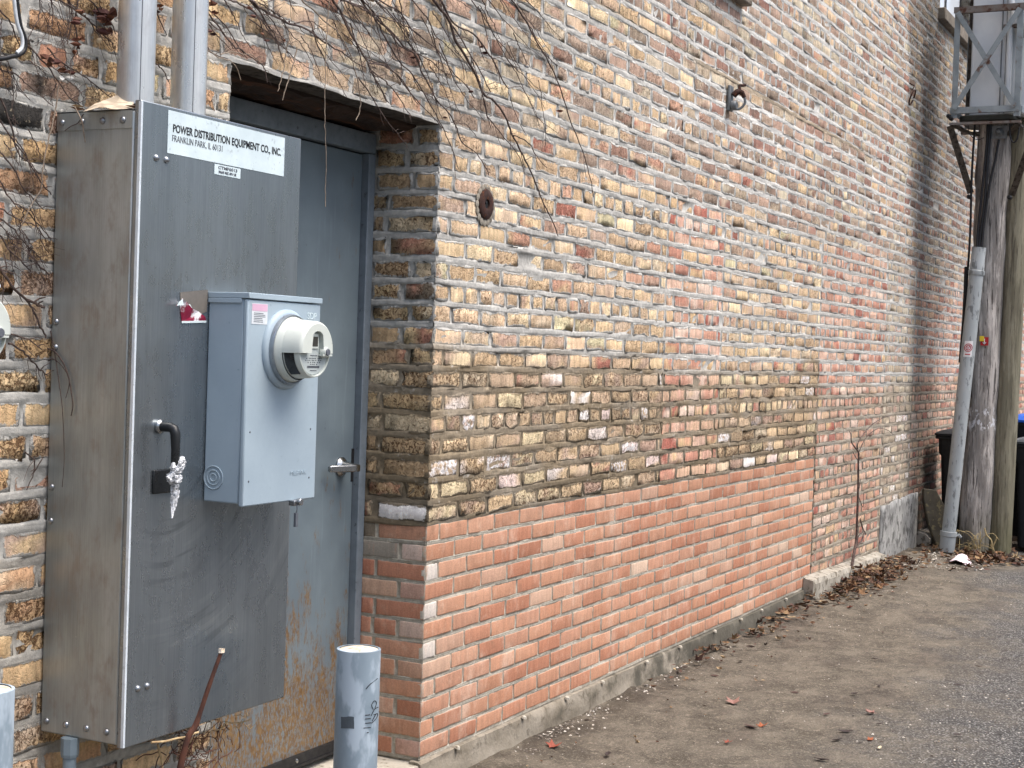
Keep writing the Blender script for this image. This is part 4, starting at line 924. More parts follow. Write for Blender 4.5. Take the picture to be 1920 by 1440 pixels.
# ------------------------------------------------------------------ bollards
M_BOL=mk('galvanised_steel',(160,176,187),(138,155,167),7.,.5,.35,bump=.06,c3=(186,200,210),t3=.55,s3=15.,stretch=(1,1,.45))
M_FILL=mk('concrete_fill',(214,206,190),(196,184,162),30.,.95,bump=.5,c3=(150,134,110),t3=.6,s3=60.)
M_MRK=mk('black_marker',(26,28,32),(38,40,44),30.,.6,bump=0.); M_GPT=mk('grey_paint_patch',(82,90,96),(72,80,86),40.,.6,bump=0.)
def bollard(P,label,marks):
    o=thing('bollard',label,'bollard',(P.x,P.y,gh(P.x,P.y)),'pipe bollards in front of the door'); r=.0572
    b=MB(); b.lathe([(r,-.2),(r,P.z),(r-.003,P.z+.001),(r-.0065,P.z+.0005)],(P.x,P.y,0),(0,0,1),48,False); b.build('pipe',M_BOL,o,smooth=True)
    b=MB(); b.lathe([(r-.006,P.z-.03),(r-.0062,P.z-.002),(r*.6,P.z+.002),(r*.3,P.z+.003),(.001,P.z+.002)],(P.x,P.y,0),(0,0,1),36); b.build('concrete_fill',M_FILL,o,smooth=True)
    if marks:
        def cyl(px,py):
            d=ray(px,py); e=CAM-P; a=d.x**2+d.y**2; bb=d.x*e.x+d.y*e.y; cc=e.x**2+e.y**2-(r+.0006)**2; D=bb*bb-a*cc
            s=(-bb-math.sqrt(max(D,0)))/a; return CAM+d*s
        b=MB()
        for l in([(686,1292),(694,1283),(708,1272)],[(700,1330),(697,1322),(702,1314),(706,1318),(703,1328)],[(696,1342),(702,1330),(709,1326)],[(698,1352),(704,1340),(711,1334)],[(697,1356),(706,1346),(708,1338),(701,1340)],[(685,1341),(694,1340)],[(685,1348),(695,1347)],[(685,1356),(696,1355)],[(682,1365),(695,1364)],[(688,1374),(691,1373)]): b.tube(smooth_path([cyl(*q) for q in l],4),.0011,5)
        b.build('marker_scribble',M_MRK,o)
        vs=[];fs=[]
        for i in range(6):
            for k in range(5): vs.append(cyl(639+24.5*i/5+random.uniform(-.6,.6),1344+22*k/4+random.uniform(-.8,.8)))
        for i in range(5):
            for k in range(4): fs.append((i*5+k,i*5+k+1,(i+1)*5+k+1,(i+1)*5+k))
        b=MB(); b.add(vs,fs); b.build('paint_patch',M_GPT,o)
    return o
bollard(CAM+ray(673,1216)*3.96,'galvanised pipe bollard with black scribbles standing before the orange brick corner',True)
bollard(CAM+ray(-29,1292)*3.0,'galvanised pipe bollard cut off by the left edge of the photo',False)
# ------------------------------------------------------------------ shrub stump and roots under the cabinet
t=NT('reddish_twig_bark'); M_TWG=t.set(Base_Color=t.mix(t.ramp(t.noise(t.scl(t.obj(),(1,1,.4)),70.,4.),.35,.65),lin((96,58,42)),lin((66,40,32))),Roughness=.85)
M_PAL=mk('pale_roots',(190,168,128),(150,124,90),40.,.9,bump=.1); M_CUT=mk('cut_wood',(230,218,200),(210,190,160),60.,.9,bump=.1)
tw=thing('shrub_stump','cut brown twig with tangled dry roots in front of the cabinet bottom','shrub stump',onY(370,1400,-.27))
tp=onY(415,1222,-.33); bt=onY(340,1430,-.27); bt2=Vector((bt.x-.03,-.2,-.1))
b=MB(); b.tube(smooth_path([bt2,bt,bt.lerp(tp,.35)+Vector((.004,0,0)),bt.lerp(tp,.7),tp]),[.0085]*5+[.0075]*4+[.0058]*4+[.005]*4,10); b.build('stem',M_TWG,tw,smooth=True)
b=MB(); 
for i in range(5): b.box(*sorted((tp.x-.006+.003*i,tp.x-.004+.003*i)),tp.y-.004,tp.y+.004,tp.z-.002,tp.z+random.uniform(.004,.009))
b.lathe([(.0078,-.002),(.007,.002)],tp,(0,0,1),10); b.build('cut_end',M_CUT,tw)
b=MB()
for k in range(70):
    x,y=random.gauss(372,34),random.gauss(1400,22); Y=-.2+random.uniform(-.05,.12); p=onY(x,y,Y); l=random.uniform(.03,.11); a=random.uniform(0,6.3)
    pts=[p]
    for s in range(4): a+=random.uniform(-.8,.8); p=p+Vector((math.cos(a)*l/4,random.uniform(-.3,.3)*l/4,math.sin(a)*l/4*.8)); pts.append(p)
    b.tube(smooth_path(pts,3),random.uniform(.0007,.0016),5)
b.build('rootlets',M_TWG,tw,smooth=True)
b=MB(); b.tube(smooth_path([onY(x,y,-.265) for x,y in((284,1392),(310,1390),(330,1385),(354,1381),(362,1376),(372,1373))]),.0028,7)
b.tube(smooth_path([onY(x,y,-.2) for x,y in((395,1372),(415,1366),(424,1355),(440,1356),(462,1352),(470,1348))]),.0016,6); b.tube(smooth_path([onY(x,y,-.2) for x,y in((296,1395),(300,1415),(304,1430),(303,1460))]),.003,7)
for k in range(16):
    x,y=random.gauss(430,30),random.gauss(1358,10); p=onY(x,y,-.15); q=p+Vector((random.uniform(-.03,.06),random.uniform(-.02,.02),random.uniform(-.02,.03))); b.tube(smooth_path([p,(p+q)/2+Vector((0,0,random.uniform(-.012,.012))),q]),.0008,4)
b.split('pale_root',M_PAL,tw,smooth=True)
# ------------------------------------------------------------------ utility poles
def pole_mat(name,c1,c2,c3,dark,marks=False,green=None):
    t=NT(name); p=t.obj(); sp=t.scl(p,(1,1,.06)); n=t.noise(sp,20.,5.,.65); n2=t.noise(sp,48.,5.,.72,.4); n3=t.noise(t.scl(p,(1,1,.16)),11.,5.,.68)
    col=t.mix(t.ramp(n,.3,.7),lin(c1),lin(c2)); col=t.mix(t.ramp(n3,.46,.6,0.,.85),col,lin(c3)); col=t.mix(t.ramp(n2,.53,.64,0.,.9),col,lin(dark))
    z=t.n('SeparateXYZ',None,Vector=t.gen()).outputs[2]
    if marks:
        w=t.math('MULTIPLY',t.ramp(t.noise(t.scl(p,(1,1,.5)),24.,4.,.7),.53,.58),t.math('MULTIPLY',t.ramp(z,.9,.96),t.ramp(z,1.14,1.05))); col=t.mix(w,col,lin((220,220,222)))
    if green: col=t.mix(t.ramp(z,.35,-.02,0.,.55),col,lin(green))
    t.bump(t.math('ADD',n,t.math('MULTIPLY',n2,.8)),.9,.02)
    return t.set(Base_Color=col,Roughness=.92,Specular_IOR_Level=.2)
M_P1=pole_mat('weathered_pole_wood',(154,149,143),(122,117,112),(196,189,182),(64,60,57),True,(86,84,58))
M_P2=pole_mat('treated_pole_wood',(126,122,104),(110,105,89),(142,137,118),(87,82,70),False,(97,96,68))
def pole(name,c0,c1,r0,r1,mat,rough):
    b=MB(); rings=[]; n=28; m=70; c0=Vector(c0);c1=Vector(c1)
    for i in range(m):
        f=i/(m-1); c=c0.lerp(c1,f); r=r0+(r1-r0)*f
        rings.append([c+Vector((math.cos(a),math.sin(a),0))*r*(1+rough*((vn(np.array([a*2.6]),np.array([f*9.]),61)[0]-.5)+(vn(np.array([a*7.]),np.array([f*26.]),62)[0]-.5)*.6)) for a in[2*math.pi*k/n for k in range(n)]])
    b.loft(rings); return b.build(name,mat,None,smooth=True)
p1=pole('utility_pole',(8.0,-.487,-.3),(8.0,-.525,3.36),.117,.128,M_P1,.24); tag(p1,'weathered split grey utility pole under the steel cage, left of the greenish pole','utility pole','wooden poles at the alley side')
p2=pole('utility_pole',(8.06,-.672,-.3),(8.06,-.735,6.6),.094,.088,M_P2,.05); tag(p2,'smoother greenish brown utility pole, right of the weathered split one','utility pole','wooden poles at the alley side')
M_SRD=mk('red_sign',(178,34,40),(164,30,36),20.,.5,bump=0.); M_SYE=mk('yellow_tag',(226,196,52),(214,184,46),20.,.5,bump=0.); M_SWH=mk('white_print',(226,226,224),(216,216,214),20.,.5,bump=0.)
a=onX(1839,632,7.865); c=onX(1853,648,7.865)
b=MB(); b.box(7.862,7.866,c.y,a.y,c.z,a.z); sg=b.build('red_sign',M_SRD,p1)
b=MB(); my=(a.y+c.y)/2; b.box(7.8595,7.8615,my-.003,my+.003,c.z+.012,a.z-.012); b.bar((7.8605,my,c.z+.01),(7.8605,my-.012,c.z+.026),.002,.005); b.bar((7.8605,my,c.z+.01),(7.8605,my+.012,c.z+.026),.002,.005); b.build('arrow',M_SWH,sg)
a=onX(1837,630,7.862); c=onX(1845,640,7.862); b=MB(); b.box(7.857,7.8605,c.y,a.y,c.z,a.z); b.build('yellow_tag',M_SYE,p1)
# riser conduit leaning on the pole
M_RIS=mk('grey_riser_pipe',(168,173,173),(150,156,157),6.,.5,bump=.06,c3=(112,116,116),t3=.6,s3=26.,stretch=(1,1,.4))
r0=onX(1775,1034,7.77); r1=onX(1836,464,7.80); ri=thing('riser_pipe','long pale grey cable pipe leaning against the weathered utility pole','pipe',r0)
ax=(r1-r0).normalized(); Lr=(r1-r0).length
b=MB(); b.lathe([(.054,.13),(.055,Lr-.20)],r0,ax,28); b.build('pipe',M_RIS,ri,smooth=True)
b=MB(); b.lathe([(.058,-.0),(.060,.01),(.061,.12),(.066,.125),(.066,.16),(.055,.162)],r0,ax,28); b.tube([r0+ax*.14+Vector((0,-.075,0)),r0+ax*.14+Vector((.02,-.09,-.02))],.014,8); b.build('foot_coupling',M_RIS,ri,smooth=True)
b=MB(); b.lathe([(.06,Lr-.22),(.064,Lr-.21),(.064,Lr-.185),(.056,Lr-.18),(.056,Lr-.13),(.0535,Lr-.12),(.0535,Lr)],r0,ax,28); b.build('top_sleeve',M_RIS,ri,smooth=True)
b=MB(); 
s0=onX(1811,638,7.73); s1=onX(1829,668,7.73); f=(s0.z-r0.z)/(r1.z-r0.z); cc=r0.lerp(r1,(s0.z+s1.z)/2/2.4)
def on_pipe(zc,ang,r=.0556):
    k=(zc-r0.z)/(r1.z-r0.z); c=r0.lerp(r1,k); return c+Vector((-math.cos(ang)*r,math.sin(ang)*r,0))
vs=[];fs=[]
for i in range(7):
    for k in range(2): vs.append(on_pipe((1.50,1.625)[k],-.75+1.2*i/6))
for i in range(6): fs.append((2*i,2*i+1,2*i+3,2*i+2))
b.add(vs,fs); st=b.build('round_sticker',M_SWH,ri)
b=MB()
for R in(.030,.018): b.tube([on_pipe(1.572+R*math.sin(a),-.15+R*math.cos(a)/.0556,.0562) for a in[2*math.pi*i/20 for i in range(21)]],.003,5,False)
b.tube([on_pipe(1.59,-.35,.0562),on_pipe(1.56,-.1,.0562),on_pipe(1.585,.05,.0562)],.003,5); b.tube([on_pipe(1.52,-.5,.0562),on_pipe(1.52,.2,.0562)],.005,5); b.build('red_print',M_SRD,st)
# cables
cb=thing('cable_bundle','black cables running up the weathered pole from the grey pipe to the cage','cable',r1)
for pts,r in(([(1836,470),(1838,440),(1846,380),(1852,300),(1857,230)],.012),([(1832,470),(1834,430),(1841,360),(1850,270),(1852,228)],.010),([(1840,470),(1845,420),(1855,350),(1866,300),(1873,262)],.010)):
    b=MB(); b.tube(smooth_path([onX(x,y,7.80+.012*i) for i,(x,y) in enumerate(pts)]),r,8); b.build('cable',M_CBL,cb,smooth=True)
b=MB(); b.tube(smooth_path([onX(x,y,7.86) for x,y in((1828,232),(1822,330),(1819,440),(1811,560),(1806,680),(1793,800),(1770,1010))]),.009,8); b.build('cable',M_CBL,cb,smooth=True)
b=MB(); b.tube(smooth_path([onX(x,y,7.84) for x,y in((1812,500),(1808,590),(1801,680))]),.016,8); b.build('cable_guard',M_BLK,cb,smooth=True)
# ------------------------------------------------------------------ steel cage and equipment box
M_ANG=mk('galvanised_angle',(150,158,160),(128,136,138),9.,.6,.35,bump=.1,c3=(104,74,58),t3=.66,s3=11.)
M_ANR=mk('rusty_angle',(110,92,80),(122,120,116),8.,.75,.2,bump=.2,c3=(86,58,46),t3=.58,s3=18.)
M_DKP=mk('dark_base_plate',(52,54,46),(40,42,37),12.,.6,bump=.1)
cg=thing('steel_cage','galvanised angle iron cage with crossed braces mounted on the weathered utility pole','steel cage',(7.7,-.49,3.4))
XA,XB,YA,YB,ZC0,ZC1=7.7,8.28,-.233,-.745,3.43,4.215
def angle(a,c,w,mat,name,up=(0,0,1)):
    b=MB(); b.bar(a,c,w,.006,up); b.build(name,mat,cg)
fb=MB()
for X in(XA,XB):
    for Y,s in((YA,-1),(YB,1)):
        fb.box(X-.003,X+.003,min(Y,Y+s*.042),max(Y,Y+s*.042),ZC0-.06,ZC1+.02); fb.box(X+.004,X+.04,Y-.003,Y+.003,ZC0-.06,ZC1+.02)
fb.split('post',M_ANG,cg,2)
for z,nm,mt in((ZC0,'bottom_rail',M_ANG),(ZC1,'top_rail',M_ANR)):
    b=MB(); b.box(XA-.010,XA-.004,YB-.01,YA+.01,z-.024,z+.024); b.box(XA-.004,XA+.03,YB+.05,YA-.05,z-.024,z-.018)
    b.box(XB+.004,XB+.010,YB-.01,YA+.01,z-.024,z+.024)
    for Y in(YA,YB): b.box(XA+.045,XB-.005,Y-.012,Y-.006,z-.024,z+.024)
    b.build(nm,mt,cg)
for X in(XA-.014,):
    for (ya,yb,dx,mt) in((YA-.02,YB+.03,-.006,M_ANG),(YB+.02,YA-.02,-.014,M_ANR)):
        b=MB(); b.bar((X+dx,ya,ZC1-.02),(X+dx,yb,ZC0+.01),.006,.040,(1,0,0)) if False else b.bar((X+dx,ya,ZC1-.02),(X+dx,yb,ZC0+.01),.040,.006,(1,0,0)); b.build('cross_brace',M_ANG,cg)
b=MB(); 
def rr(x0,x1,y0,y1,z,r):
    out=[]
    for cx,cy,a0 in((x1-r,y1-r,0),(x0+r,y1-r,90),(x0+r,y0+r,180),(x1-r,y0+r,270)):
        for k in range(6): a=math.radians(a0+18*k); out.append((cx+r*math.cos(a),cy+r*math.sin(a),z))
    return out
b.loft([rr(7.74,8.24,-.71,-.28,z,.05) for z in(3.352,3.396)]); b.build('base_plate',M_DKP,cg,bevel=.008)
b=MB(); b.box(7.69,7.73,-.76,-.22,3.318,3.336); b.box(8.2,8.24,-.76,-.22,3.318,3.336); b.box(7.73,8.2,-.74,-.70,3.318,3.334); b.box(7.73,8.2,-.28,-.24,3.318,3.334); b.split('support_bar',M_ANR,cg)
b=MB(); b.bar((7.71,-.25,3.31),(7.93,-.40,3.26),.05,.008); b.bar((7.71,-.74,3.31),(7.95,-.63,3.26),.05,.008)
b.bar(onX(1781,236,7.72),onX(1820,362,7.88),.012,.05,(0,1,0)); b.bar(onX(1926,285,7.72),onX(1897,366,7.90),.012,.05,(0,1,0)); b.split('knee_brace',M_STEEL,cg)
b=MB()
for x,y in((1817,369),(1893,370),(1779,218),(1783,222)): p=onX(x,y,7.86 if y>300 else 7.70); b.lathe([(.018,-.03),(.018,.02),(.01,.035)],p,(-1,0,0),8)
b.split('bolt',M_BLK,cg)
p=onX(1874,248,7.86); b=MB(); b.box(7.855,7.862,p.y-.06,p.y+.065,p.z-.05,p.z+.05); b.lathe([(.03,0),(.032,.012),(.02,.03),(.012,.05)],(7.855,p.y,p.z),(-1,0,0),20); b.build('bolt_plate',M_ZN,cg,smooth=False)
b=MB(); b.tube(smooth_path([onX(x,y,7.8) for x,y in((1893,228),(1894,255),(1900,267),(1908,258),(1913,222))]),.007,6); b.tube(smooth_path([onX(x,y,7.8) for x,y in((1817,228),(1816,245),(1824,258),(1834,262),(1845,258))]),.003,6); b.split('cable_loop',M_CBL,cg,smooth=True)
M_EQ=mk('pale_equipment_box',(212,216,216),(202,206,207),6.,.5,bump=.05,c3=(206,212,218),t3=.74,s3=34.)
eq=thing('equipment_box','pale grey equipment box sitting inside the steel cage on the pole','equipment box',(7.78,-.56,3.41))
b=MB(); b.box(7.79,8.25,-.83,-.35,3.40,4.75); b.build('housing',M_EQ,eq,bevel=.01)
b=MB(); b.box(7.782,7.7895,-.585,-.577,3.41,4.74); b.box(7.782,7.7895,-.62,-.612,3.41,4.74); b.build('door_seam',M_ZN,eq)
b=MB(); b.lathe([(.024,3.42),(.024,4.72)],(7.755,-.645,0),(0,0,1),16); b.build('riser',M_EQ,eq,smooth=True)
b=MB(); b.box(7.735,7.7815,-.84,-.595,4.065,4.09); b.tube([(7.75,-.755,4.06),(7.75,-.755,3.98)],.012,8); b.build('bracket',M_ANR,eq)
b=MB(); b.lathe([(.014,3.42),(.014,4.8)],(7.83,-.333,0),(0,0,1),12); b.build('brown_pipe',M_STEEL,eq,smooth=True)
# ------------------------------------------------------------------ bins
M_BIN=mk('black_bin_plastic',(34,36,38),(28,30,32),10.,.5,bump=.08); M_BLU=mk('blue_lid_plastic',(32,92,190),(26,82,176),8.,.4,bump=.05); M_LDG=mk('shiny_black_lid',(70,74,76),(58,62,64),6.,.3,bump=.15,c3=(130,134,136),t3=.6,s3=9.)
def wheelie(label,X,Y,w,dp,h,lidm,z0):
    o=thing('wheeled_bin',label,'bin',(X,Y,z0),'wheeled bins behind the poles')
    b=MB(); b.loft([rr(X+.05,X+dp-.05,Y-w/2+.06,Y+w/2-.06,z0+.05,.04),rr(X+.02,X+dp-.02,Y-w/2+.035,Y+w/2-.035,z0+h*.6,.04),rr(X+.01,X+dp-.01,Y-w/2+.028,Y+w/2-.028,z0+h*.78,.04),rr(X+.005,X+dp,Y-w/2+.01,Y+w/2-.01,z0+h*.8,.04),rr(X,X+dp,Y-w/2+.005,Y+w/2-.005,z0+h*.93,.04)]); b.build('body',M_BIN,o,smooth=True)
    b=MB(); b.loft([rr(X-.02,X+dp+.02,Y-w/2-.02,Y+w/2+.02,z,.05) for z in(z0+h*.925,z0+h*.955)]); b.build('rim',M_BIN,o,bevel=.006)
    b=MB(); b.loft([rr(X-.03,X+dp+.02,Y-w/2-.025,Y+w/2+.025,z0+h*.957,.05),rr(X-.03,X+dp+.02,Y-w/2-.025,Y+w/2+.025,z0+h*.975,.05),rr(X+.0,X+dp-.02,Y-w/2+.02,Y+w/2-.02,z0+h*1.0,.05),rr(X+.08,X+dp-.1,Y-w/2+.09,Y+w/2-.09,z0+h*1.02,.05)]); b.build('lid',lidm,o,smooth=True)
    for s in(-1,1):
        b=MB(); b.lathe([(.05,-.02),(.1,-.025),(.1,.025),(.05,.02)],(X+dp-.04,Y+s*(w/2-.03),z0+.1),(0,1,0),20); b.build('wheel',M_BLK,o,smooth=True)
    b=MB(); b.tube([(X+dp+.02,Y-w/2+.05,z0+h*.88),(X+dp+.07,Y-w/2+.05,z0+h*.9),(X+dp+.07,Y+w/2-.05,z0+h*.9),(X+dp+.02,Y+w/2-.05,z0+h*.88)],.014,8); b.build('handle',M_BIN,o,smooth=True)
    return o
wheelie('black wheeled bin between the brick wall and the leaning grey pipe',8.36,-.365,.54,.55,.945,M_BIN,-.06)
wheelie('black wheeled bin with dark lid partly hidden at the right of the greenish pole',8.28,-1.0,.58,.6,.93,M_LDG,-.075)
wheelie('black wheeled bin with bright blue lid behind the dark lidded one',9.05,-.84,.6,.62,1.08,M_BLU,-.07)
# leaning slab
M_SLB=mk('mossy_slab',(98,92,78),(78,73,63),9.,.95,bump=.6,c3=(132,122,92),t3=.6,s3=22.)
b=MB(); th_=.05
pr=[(0,0),(.17,0),(.2,.1),(.17,.35),(.13,.5),(.03,.51),(0,.42),(-.02,.2)]
A=Vector((8.2,-.15,-.08)); ux=Vector((.5,-.85,0)).normalized(); uz=Vector((-.05,.30,.95)).normalized(); un=ux.cross(uz)
f0=[A+ux*x+uz*z for x,z in pr]; f1=[p+un*th_ for p in f0]; b.loft([f0,f1]); tag(b.build('stone_slab',M_SLB,None,bevel=.008),'broken mossy concrete slab leaning by the black bin near the wall','slab')
b=MB(); b.loft([[(8.12+.3*i+.0*k,-.02-.10*math.sin(a)-.0,-.02+.07*math.cos(a)) for a in[2*math.pi*k/10 for k in range(10)]] for i in range(3)]); tag(b.build('fallen_pipe',M_CON,None,smooth=True),'short dark pipe lying at the wall foot behind the leaning slab','pipe')
# paper scrap
M_PPR=mk('pink_white_paper',(236,226,228),(232,206,212),30.,.8,bump=.1)
pc=onZ(1806,1052,gh(7.3,-.5)+.02); b=MB(); n=7; vs=[];fs=[]
for i in range(n):
    for k in range(4): vs.append((pc.x+(k-1.5)*.09+random.uniform(-.02,.02),pc.y+.09-.18*i/(n-1),pc.z-.01+.035*math.sin(i*.8)*(.6+.2*k)+random.uniform(0,.01)))
for i in range(n-1):
    for k in range(3): fs.append((i*4+k,i*4+k+1,(i+1)*4+k+1,(i+1)*4+k))
b.add(vs,fs); o=b.build('paper_scrap',M_PPR,None,smooth=True); o.modifiers.new('s','SOLIDIFY').thickness=.003; tag(o,'crumpled pinkish white paper scrap lying in front of the poles','paper')
# ------------------------------------------------------------------ sapling against the wall
sa=thing('sapling','thin bare sapling growing out of the leaves by the kerb stone','sapling',onY(1600,1062,-.09))
def sap(pts,r0,r1,Y=-.07,par=sa,mat=M_VIN):
    P_=smooth_path([onY(x,y,Y) for x,y in pts],5); m=len(P_); b=MB(); b.tube(P_,[r0+(r1-r0)*i/(m-1) for i in range(m)],7); b.build('branch',mat,par,smooth=True)
Q=lambda l:[(1560+x/4.5,760+y/4.5) for x,y in l]
sap(Q([(165,1370),(185,1250),(205,1130),(212,950),(220,700),(222,500),(225,400)]),.011,.006)
sap(Q([(222,400),(215,330),(260,250),(330,170),(420,110),(500,85)]),.005,.002)
sap(Q([(225,400),(270,300),(330,230),(400,195),(470,210),(520,250)]),.0035,.0015)
sap(Q([(222,390),(190,350),(165,310),(160,250),(150,220)]),.006,.002)
sap(Q([(220,470),(190,420),(175,390)]),.003,.0015)
sap(Q([(205,1200),(250,1140),(268,1080),(285,1085),(255,1030),(235,960)]),.006,.0025)
sap(Q([(212,1180),(225,1100),(265,1060),(250,1000),(240,950)]),.004,.0018)
sap(Q([(190,1280),(240,1240),(265,1180)]),.003,.0012)
sap(Q([(222,760),(262,860),(265,740)]),.0025,.0012); sap(Q([(230,700),(238,640),(245,615)]),.0025,.0012)
# dry grass tuft at the pole foot
M_GRS=mk('dry_grass',(176,160,118),(142,124,88),30.,.9,bump=0.)
gt=MB()
for k in range(18):
    x=random.gauss(1822,14); p=onX(x,1046+random.uniform(-3,3),7.82); p.z=gh(7.8,p.y); hgt=random.uniform(.06,.2); d=random.uniform(-.14,.14)
    gt.tube(smooth_path([p,p+Vector((random.uniform(-.03,.02),d*.35,hgt*.75)),p+Vector((random.uniform(-.05,.02),d,hgt)),p+Vector((-.03,d*1.5,hgt*.75))],3),[.003]*4+[.0025]*3+[.0015]*3,4)
tag(gt.build('dry_grass_tuft',M_GRS,None),'tuft of bent dry grass at the foot of the weathered pole','grass tuft')
gt=MB()
for pts in([(1846,990),(1850,1003),(1858,1012),(1861,1024),(1866,1040)],[(1869,1008),(1865,1018),(1861,1026)],[(1858,1020),(1862,1032),(1868,1042)]): gt.tube(smooth_path([onX(x,y,7.84) for x,y in pts]),.006,6)
tag(gt.build('dry_stalk',M_GRS,None),'pale dry broken stalk between the two poles','stalk')
# ------------------------------------------------------------------ leaf litter, gravel, fallen leaves
LC2=LC+[lin(c) for c in((168,146,112),(120,86,60),(88,58,46))]
lb=MB()
def litter(x,y,s,zup): leaf(lb,(x,y,gh(x,y)+.006+zup),s,random.uniform(0,6.3),random.uniform(-.7,.7),random.uniform(.2,1.),random.choice(LC2),random.random()<.3)
for k in range(760):
    x=random.uniform(1.9,6.9); d=abs(random.gauss(0,.055+.012*x)); dens=min(1,.18+max(0,(x-2.2))*.24)
    y0=-.03 if x<4.8 else -.08
    if random.random()<dens: litter(x,y0-d,random.uniform(.012,.03),random.uniform(0,.03)*max(0,1-d*5)+.004)
for k in range(200): 
    x=random.gauss(5.75,.36); y=-.09-abs(random.gauss(0,.13)); litter(x,y,random.uniform(.015,.036),random.uniform(0,.09)*max(0,1-abs(x-5.75)*1.4)*max(0,1-(-y-.09)*4))
for k in range(220): x=random.uniform(6.6,8.5); litter(x,-random.uniform(.02,.75)-.05,random.uniform(.015,.035),random.uniform(0,.02))
for k in range(160): litter(random.uniform(7.2,7.8),random.uniform(-.95,-.5),random.uniform(.02,.045),random.uniform(0,.03))
for k in range(90): x=random.uniform(.2,7); litter(x,-random.uniform(.1,.5),random.uniform(.006,.014),0)
for k in range(420):
    x=random.uniform(.6,7.6)**1.0; y=-random.uniform(.3,2.1); leaf(lb,(x,y,gh(x,y)+.004),random.choice((.004,.006,.008,.012)),random.uniform(0,6.3),random.uniform(-.2,.2),.2,random.choice((lin((58,48,40)),lin((74,60,48)),lin((46,40,36)),lin((150,134,108)))))
o=lb.build('leaf_litter',M_DRY,None); o['kind']='stuff'; o['label']='brown leaf litter drifted along the foot of the wall'; 
gb=MB(); GC=[lin(c) for c in((196,188,174),(160,152,140),(128,120,110),(214,208,196),(104,96,88))]
for k in range(2600):
    if k%100<26 and k<700: continue
    if k<700: x=abs(random.gauss(0,1.6))+.1; y=-.035-abs(random.gauss(0,.06)); s=random.uniform(.002,.0075)
    elif k<1700: x=random.uniform(.2,6.5); y=-abs(random.gauss(0,.7))-.05; s=random.uniform(.0015,.0045)
    elif k<2350: x=random.uniform(.8,3.2); y=-random.uniform(1.1,2.2); s=random.uniform(.002,.006)
    else: x=random.uniform(6.6,7.7); y=-random.uniform(.2,.75); s=random.uniform(.004,.014)
    gb.cur=random.choice(GC) if random.random()<.6 else GC[2]; z=gh(x,y)+s*.3
    R=Matrix.Rotation(random.uniform(0,6),3,'Z')
    vs=[Vector((x,y,z))+R@Vector(v)*s*random.uniform(.7,1.2) for v in((1.3,0,0),(.2,1,.1),(-1.1,.3,0),(-.3,-.9,.1),(.1,.1,.75),(0,0,-.6))]
    gb.add(vs,[(0,1,4),(1,2,4),(2,3,4),(3,0,4),(1,0,5),(2,1,5),(3,2,5),(0,3,5)])
M_GRV=NT('gravel'); M_GRV=M_GRV.set(Base_Color=M_GRV.attr('col').outputs['Color'],Roughness=.95)
o=gb.build('gravel',M_GRV,None); o['kind']='stuff'; o['label']='loose pale gravel and grit on the alley'
RL=lin((132,66,48)); BR=lin((74,52,44)); DK=lin((52,40,36)); OR=lin((150,84,50)); PK=lin((140,104,92))
for (px,py,s,c,lb_) in((1375,1318,.05,PK,'pinkish brown star shaped fallen leaf alone on the dark damp alley patch'),(1428,1362,.032,OR,'orange fallen leaf beside a long dark smear, right of the pinkish star leaf'),(1408,1364,.05,BR,'long dark curled leaf touching the small orange leaf'),
  (1363,1392,.022,RL,'small reddish fallen leaf below the pinkish star leaf'),(1630,1387,.022,OR,'small bright orange red fallen leaf near the bottom of the alley'),(1570,1388,.042,DK,'dark ragged leaf left of the bright orange red one'),(1585,1372,.045,DK,'flat dark leaf just above the ragged dark one'),
  (1540,1425,.045,DK,'long dark leaf nearest the bottom edge of the picture'),(1640,1236,.028,DK,'dark curled fallen leaf in the middle of the alley'),(1655,1186,.022,BR,'small brown leaf above the dark curled middle one'),(1490,1299,.03,BR,'flat brown leaf left of two dark ones in the alley middle'),(1602,1301,.032,DK,'dark flat leaf right of the alley middle'),
  (1648,1287,.024,DK,'small dark leaf right of the alley centre pair'),(1635,1337,.036,PK,'pale pinkish ragged leaf in the lower alley'),(1648,1358,.026,DK,'narrow dark leaf below the pale ragged leaf'),(1550,1340,.034,BR,'brown narrow leaf left of the pale ragged leaf'),
  (1795,1285,.03,DK,'dark leaf at the right side of the alley'),(1835,1250,.024,BR,'brown leaf farther right near the coarse grey asphalt'),(1592,1139,.026,RL,'reddish leaf near the kerb pile'),(1035,1400,.04,RL,'reddish leaf close to the near wall corner'),(1140,1415,.045,DK,'dark curled leaf near the bottom beside the wall'),(1650,1403,.03,lin((206,192,160)),'pale straw coloured chip near the bottom of the alley'),
  (1340,1268,.03,BR,'thin brown leaf in front of the orange bricks'),(1795,1378,.028,DK,'dark leaf on the coarse asphalt near the right edge')):
    q=onZ(px,py,-.085); q=onZ(px,py,gh(q.x,q.y)+.006); lf=MB(); leaf(lf,q,s*.72,random.uniform(0,6),random.uniform(-.25,.25),.35,c,c in(PK,RL,OR)); o=lf.build('fallen_leaf',M_LFR,None); o.modifiers.new('s','SOLIDIFY').thickness=.0012; tag(o,lb_,'leaf','fallen leaves on the alley')
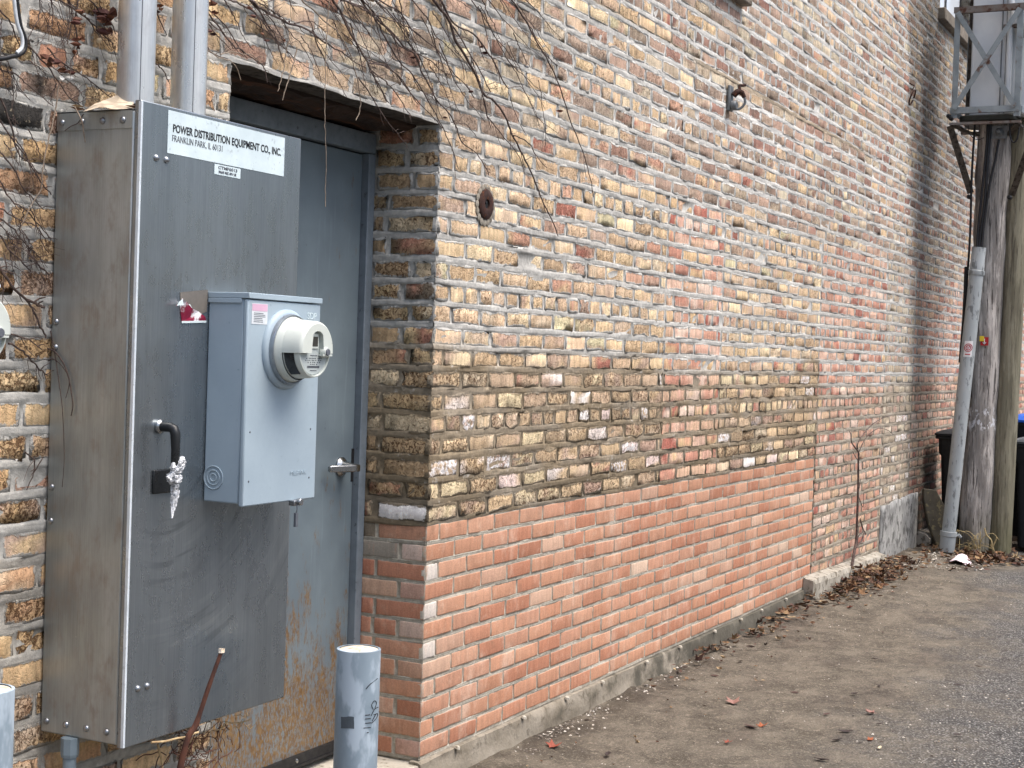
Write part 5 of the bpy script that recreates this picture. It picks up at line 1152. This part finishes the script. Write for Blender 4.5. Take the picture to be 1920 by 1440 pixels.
# ------------------------------------------------------------------ world, sun, camera
W=bpy.data.worlds.new('World'); S.world=W; W.use_nodes=True; nt=W.node_tree
sky=nt.nodes.new('ShaderNodeTexSky'); sky.sky_type='NISHITA'; sky.sun_disc=False
SE,SR=math.radians(64),math.radians(172)
sky.sun_elevation=SE; sky.sun_rotation=SR; sky.air_density=1.; sky.dust_density=4.; sky.ozone_density=1.
bg=nt.nodes['Background']
# overcast sky: brighter overhead than at the horizon
tc=nt.nodes.new('ShaderNodeTexCoord'); sx=nt.nodes.new('ShaderNodeSeparateXYZ'); mr=nt.nodes.new('ShaderNodeMapRange'); vm=nt.nodes.new('ShaderNodeVectorMath'); vm.operation='SCALE'
nt.links.new(tc.outputs['Generated'],sx.inputs[0]); nt.links.new(sx.outputs[2],mr.inputs[0]); mr.inputs[1].default_value=0; mr.inputs[2].default_value=1; mr.inputs[3].default_value=.45; mr.inputs[4].default_value=1.7
nt.links.new(sky.outputs[0],vm.inputs[0]); nt.links.new(mr.outputs[0],vm.inputs['Scale']); nt.links.new(vm.outputs[0],bg.inputs[0]); bg.inputs[1].default_value=.13
sl=bpy.data.lights.new('sun','SUN'); sl.energy=1.25; sl.angle=math.radians(42); sl.color=(1,.975,.94)
so=bpy.data.objects.new('sun',sl); COL.objects.link(so)
sd=Vector((math.sin(SR)*math.cos(SE),math.cos(SR)*math.cos(SE),math.sin(SE)))
so.rotation_euler=sd.to_track_quat('Z','Y').to_euler()
cd=bpy.data.cameras.new('camera'); co=bpy.data.objects.new('camera',cd); COL.objects.link(co); S.camera=co
cd.sensor_width=36; cd.lens=36*2850/1920; cd.clip_end=1000; cd.clip_start=.05
# rows of the world<-camera matrix: EX,EY,EZ hold world axes in camera coordinates (x right, y down, z forward)
M=Matrix(((EX.x,-EX.y,-EX.z,CAM.x),(EY.x,-EY.y,-EY.z,CAM.y),(EZ.x,-EZ.y,-EZ.z,CAM.z),(0,0,0,1)))
co.matrix_world=M
S.view_settings.view_transform='Standard'; S.view_settings.look='None'; S.view_settings.gamma=1; S.view_settings.exposure=.95
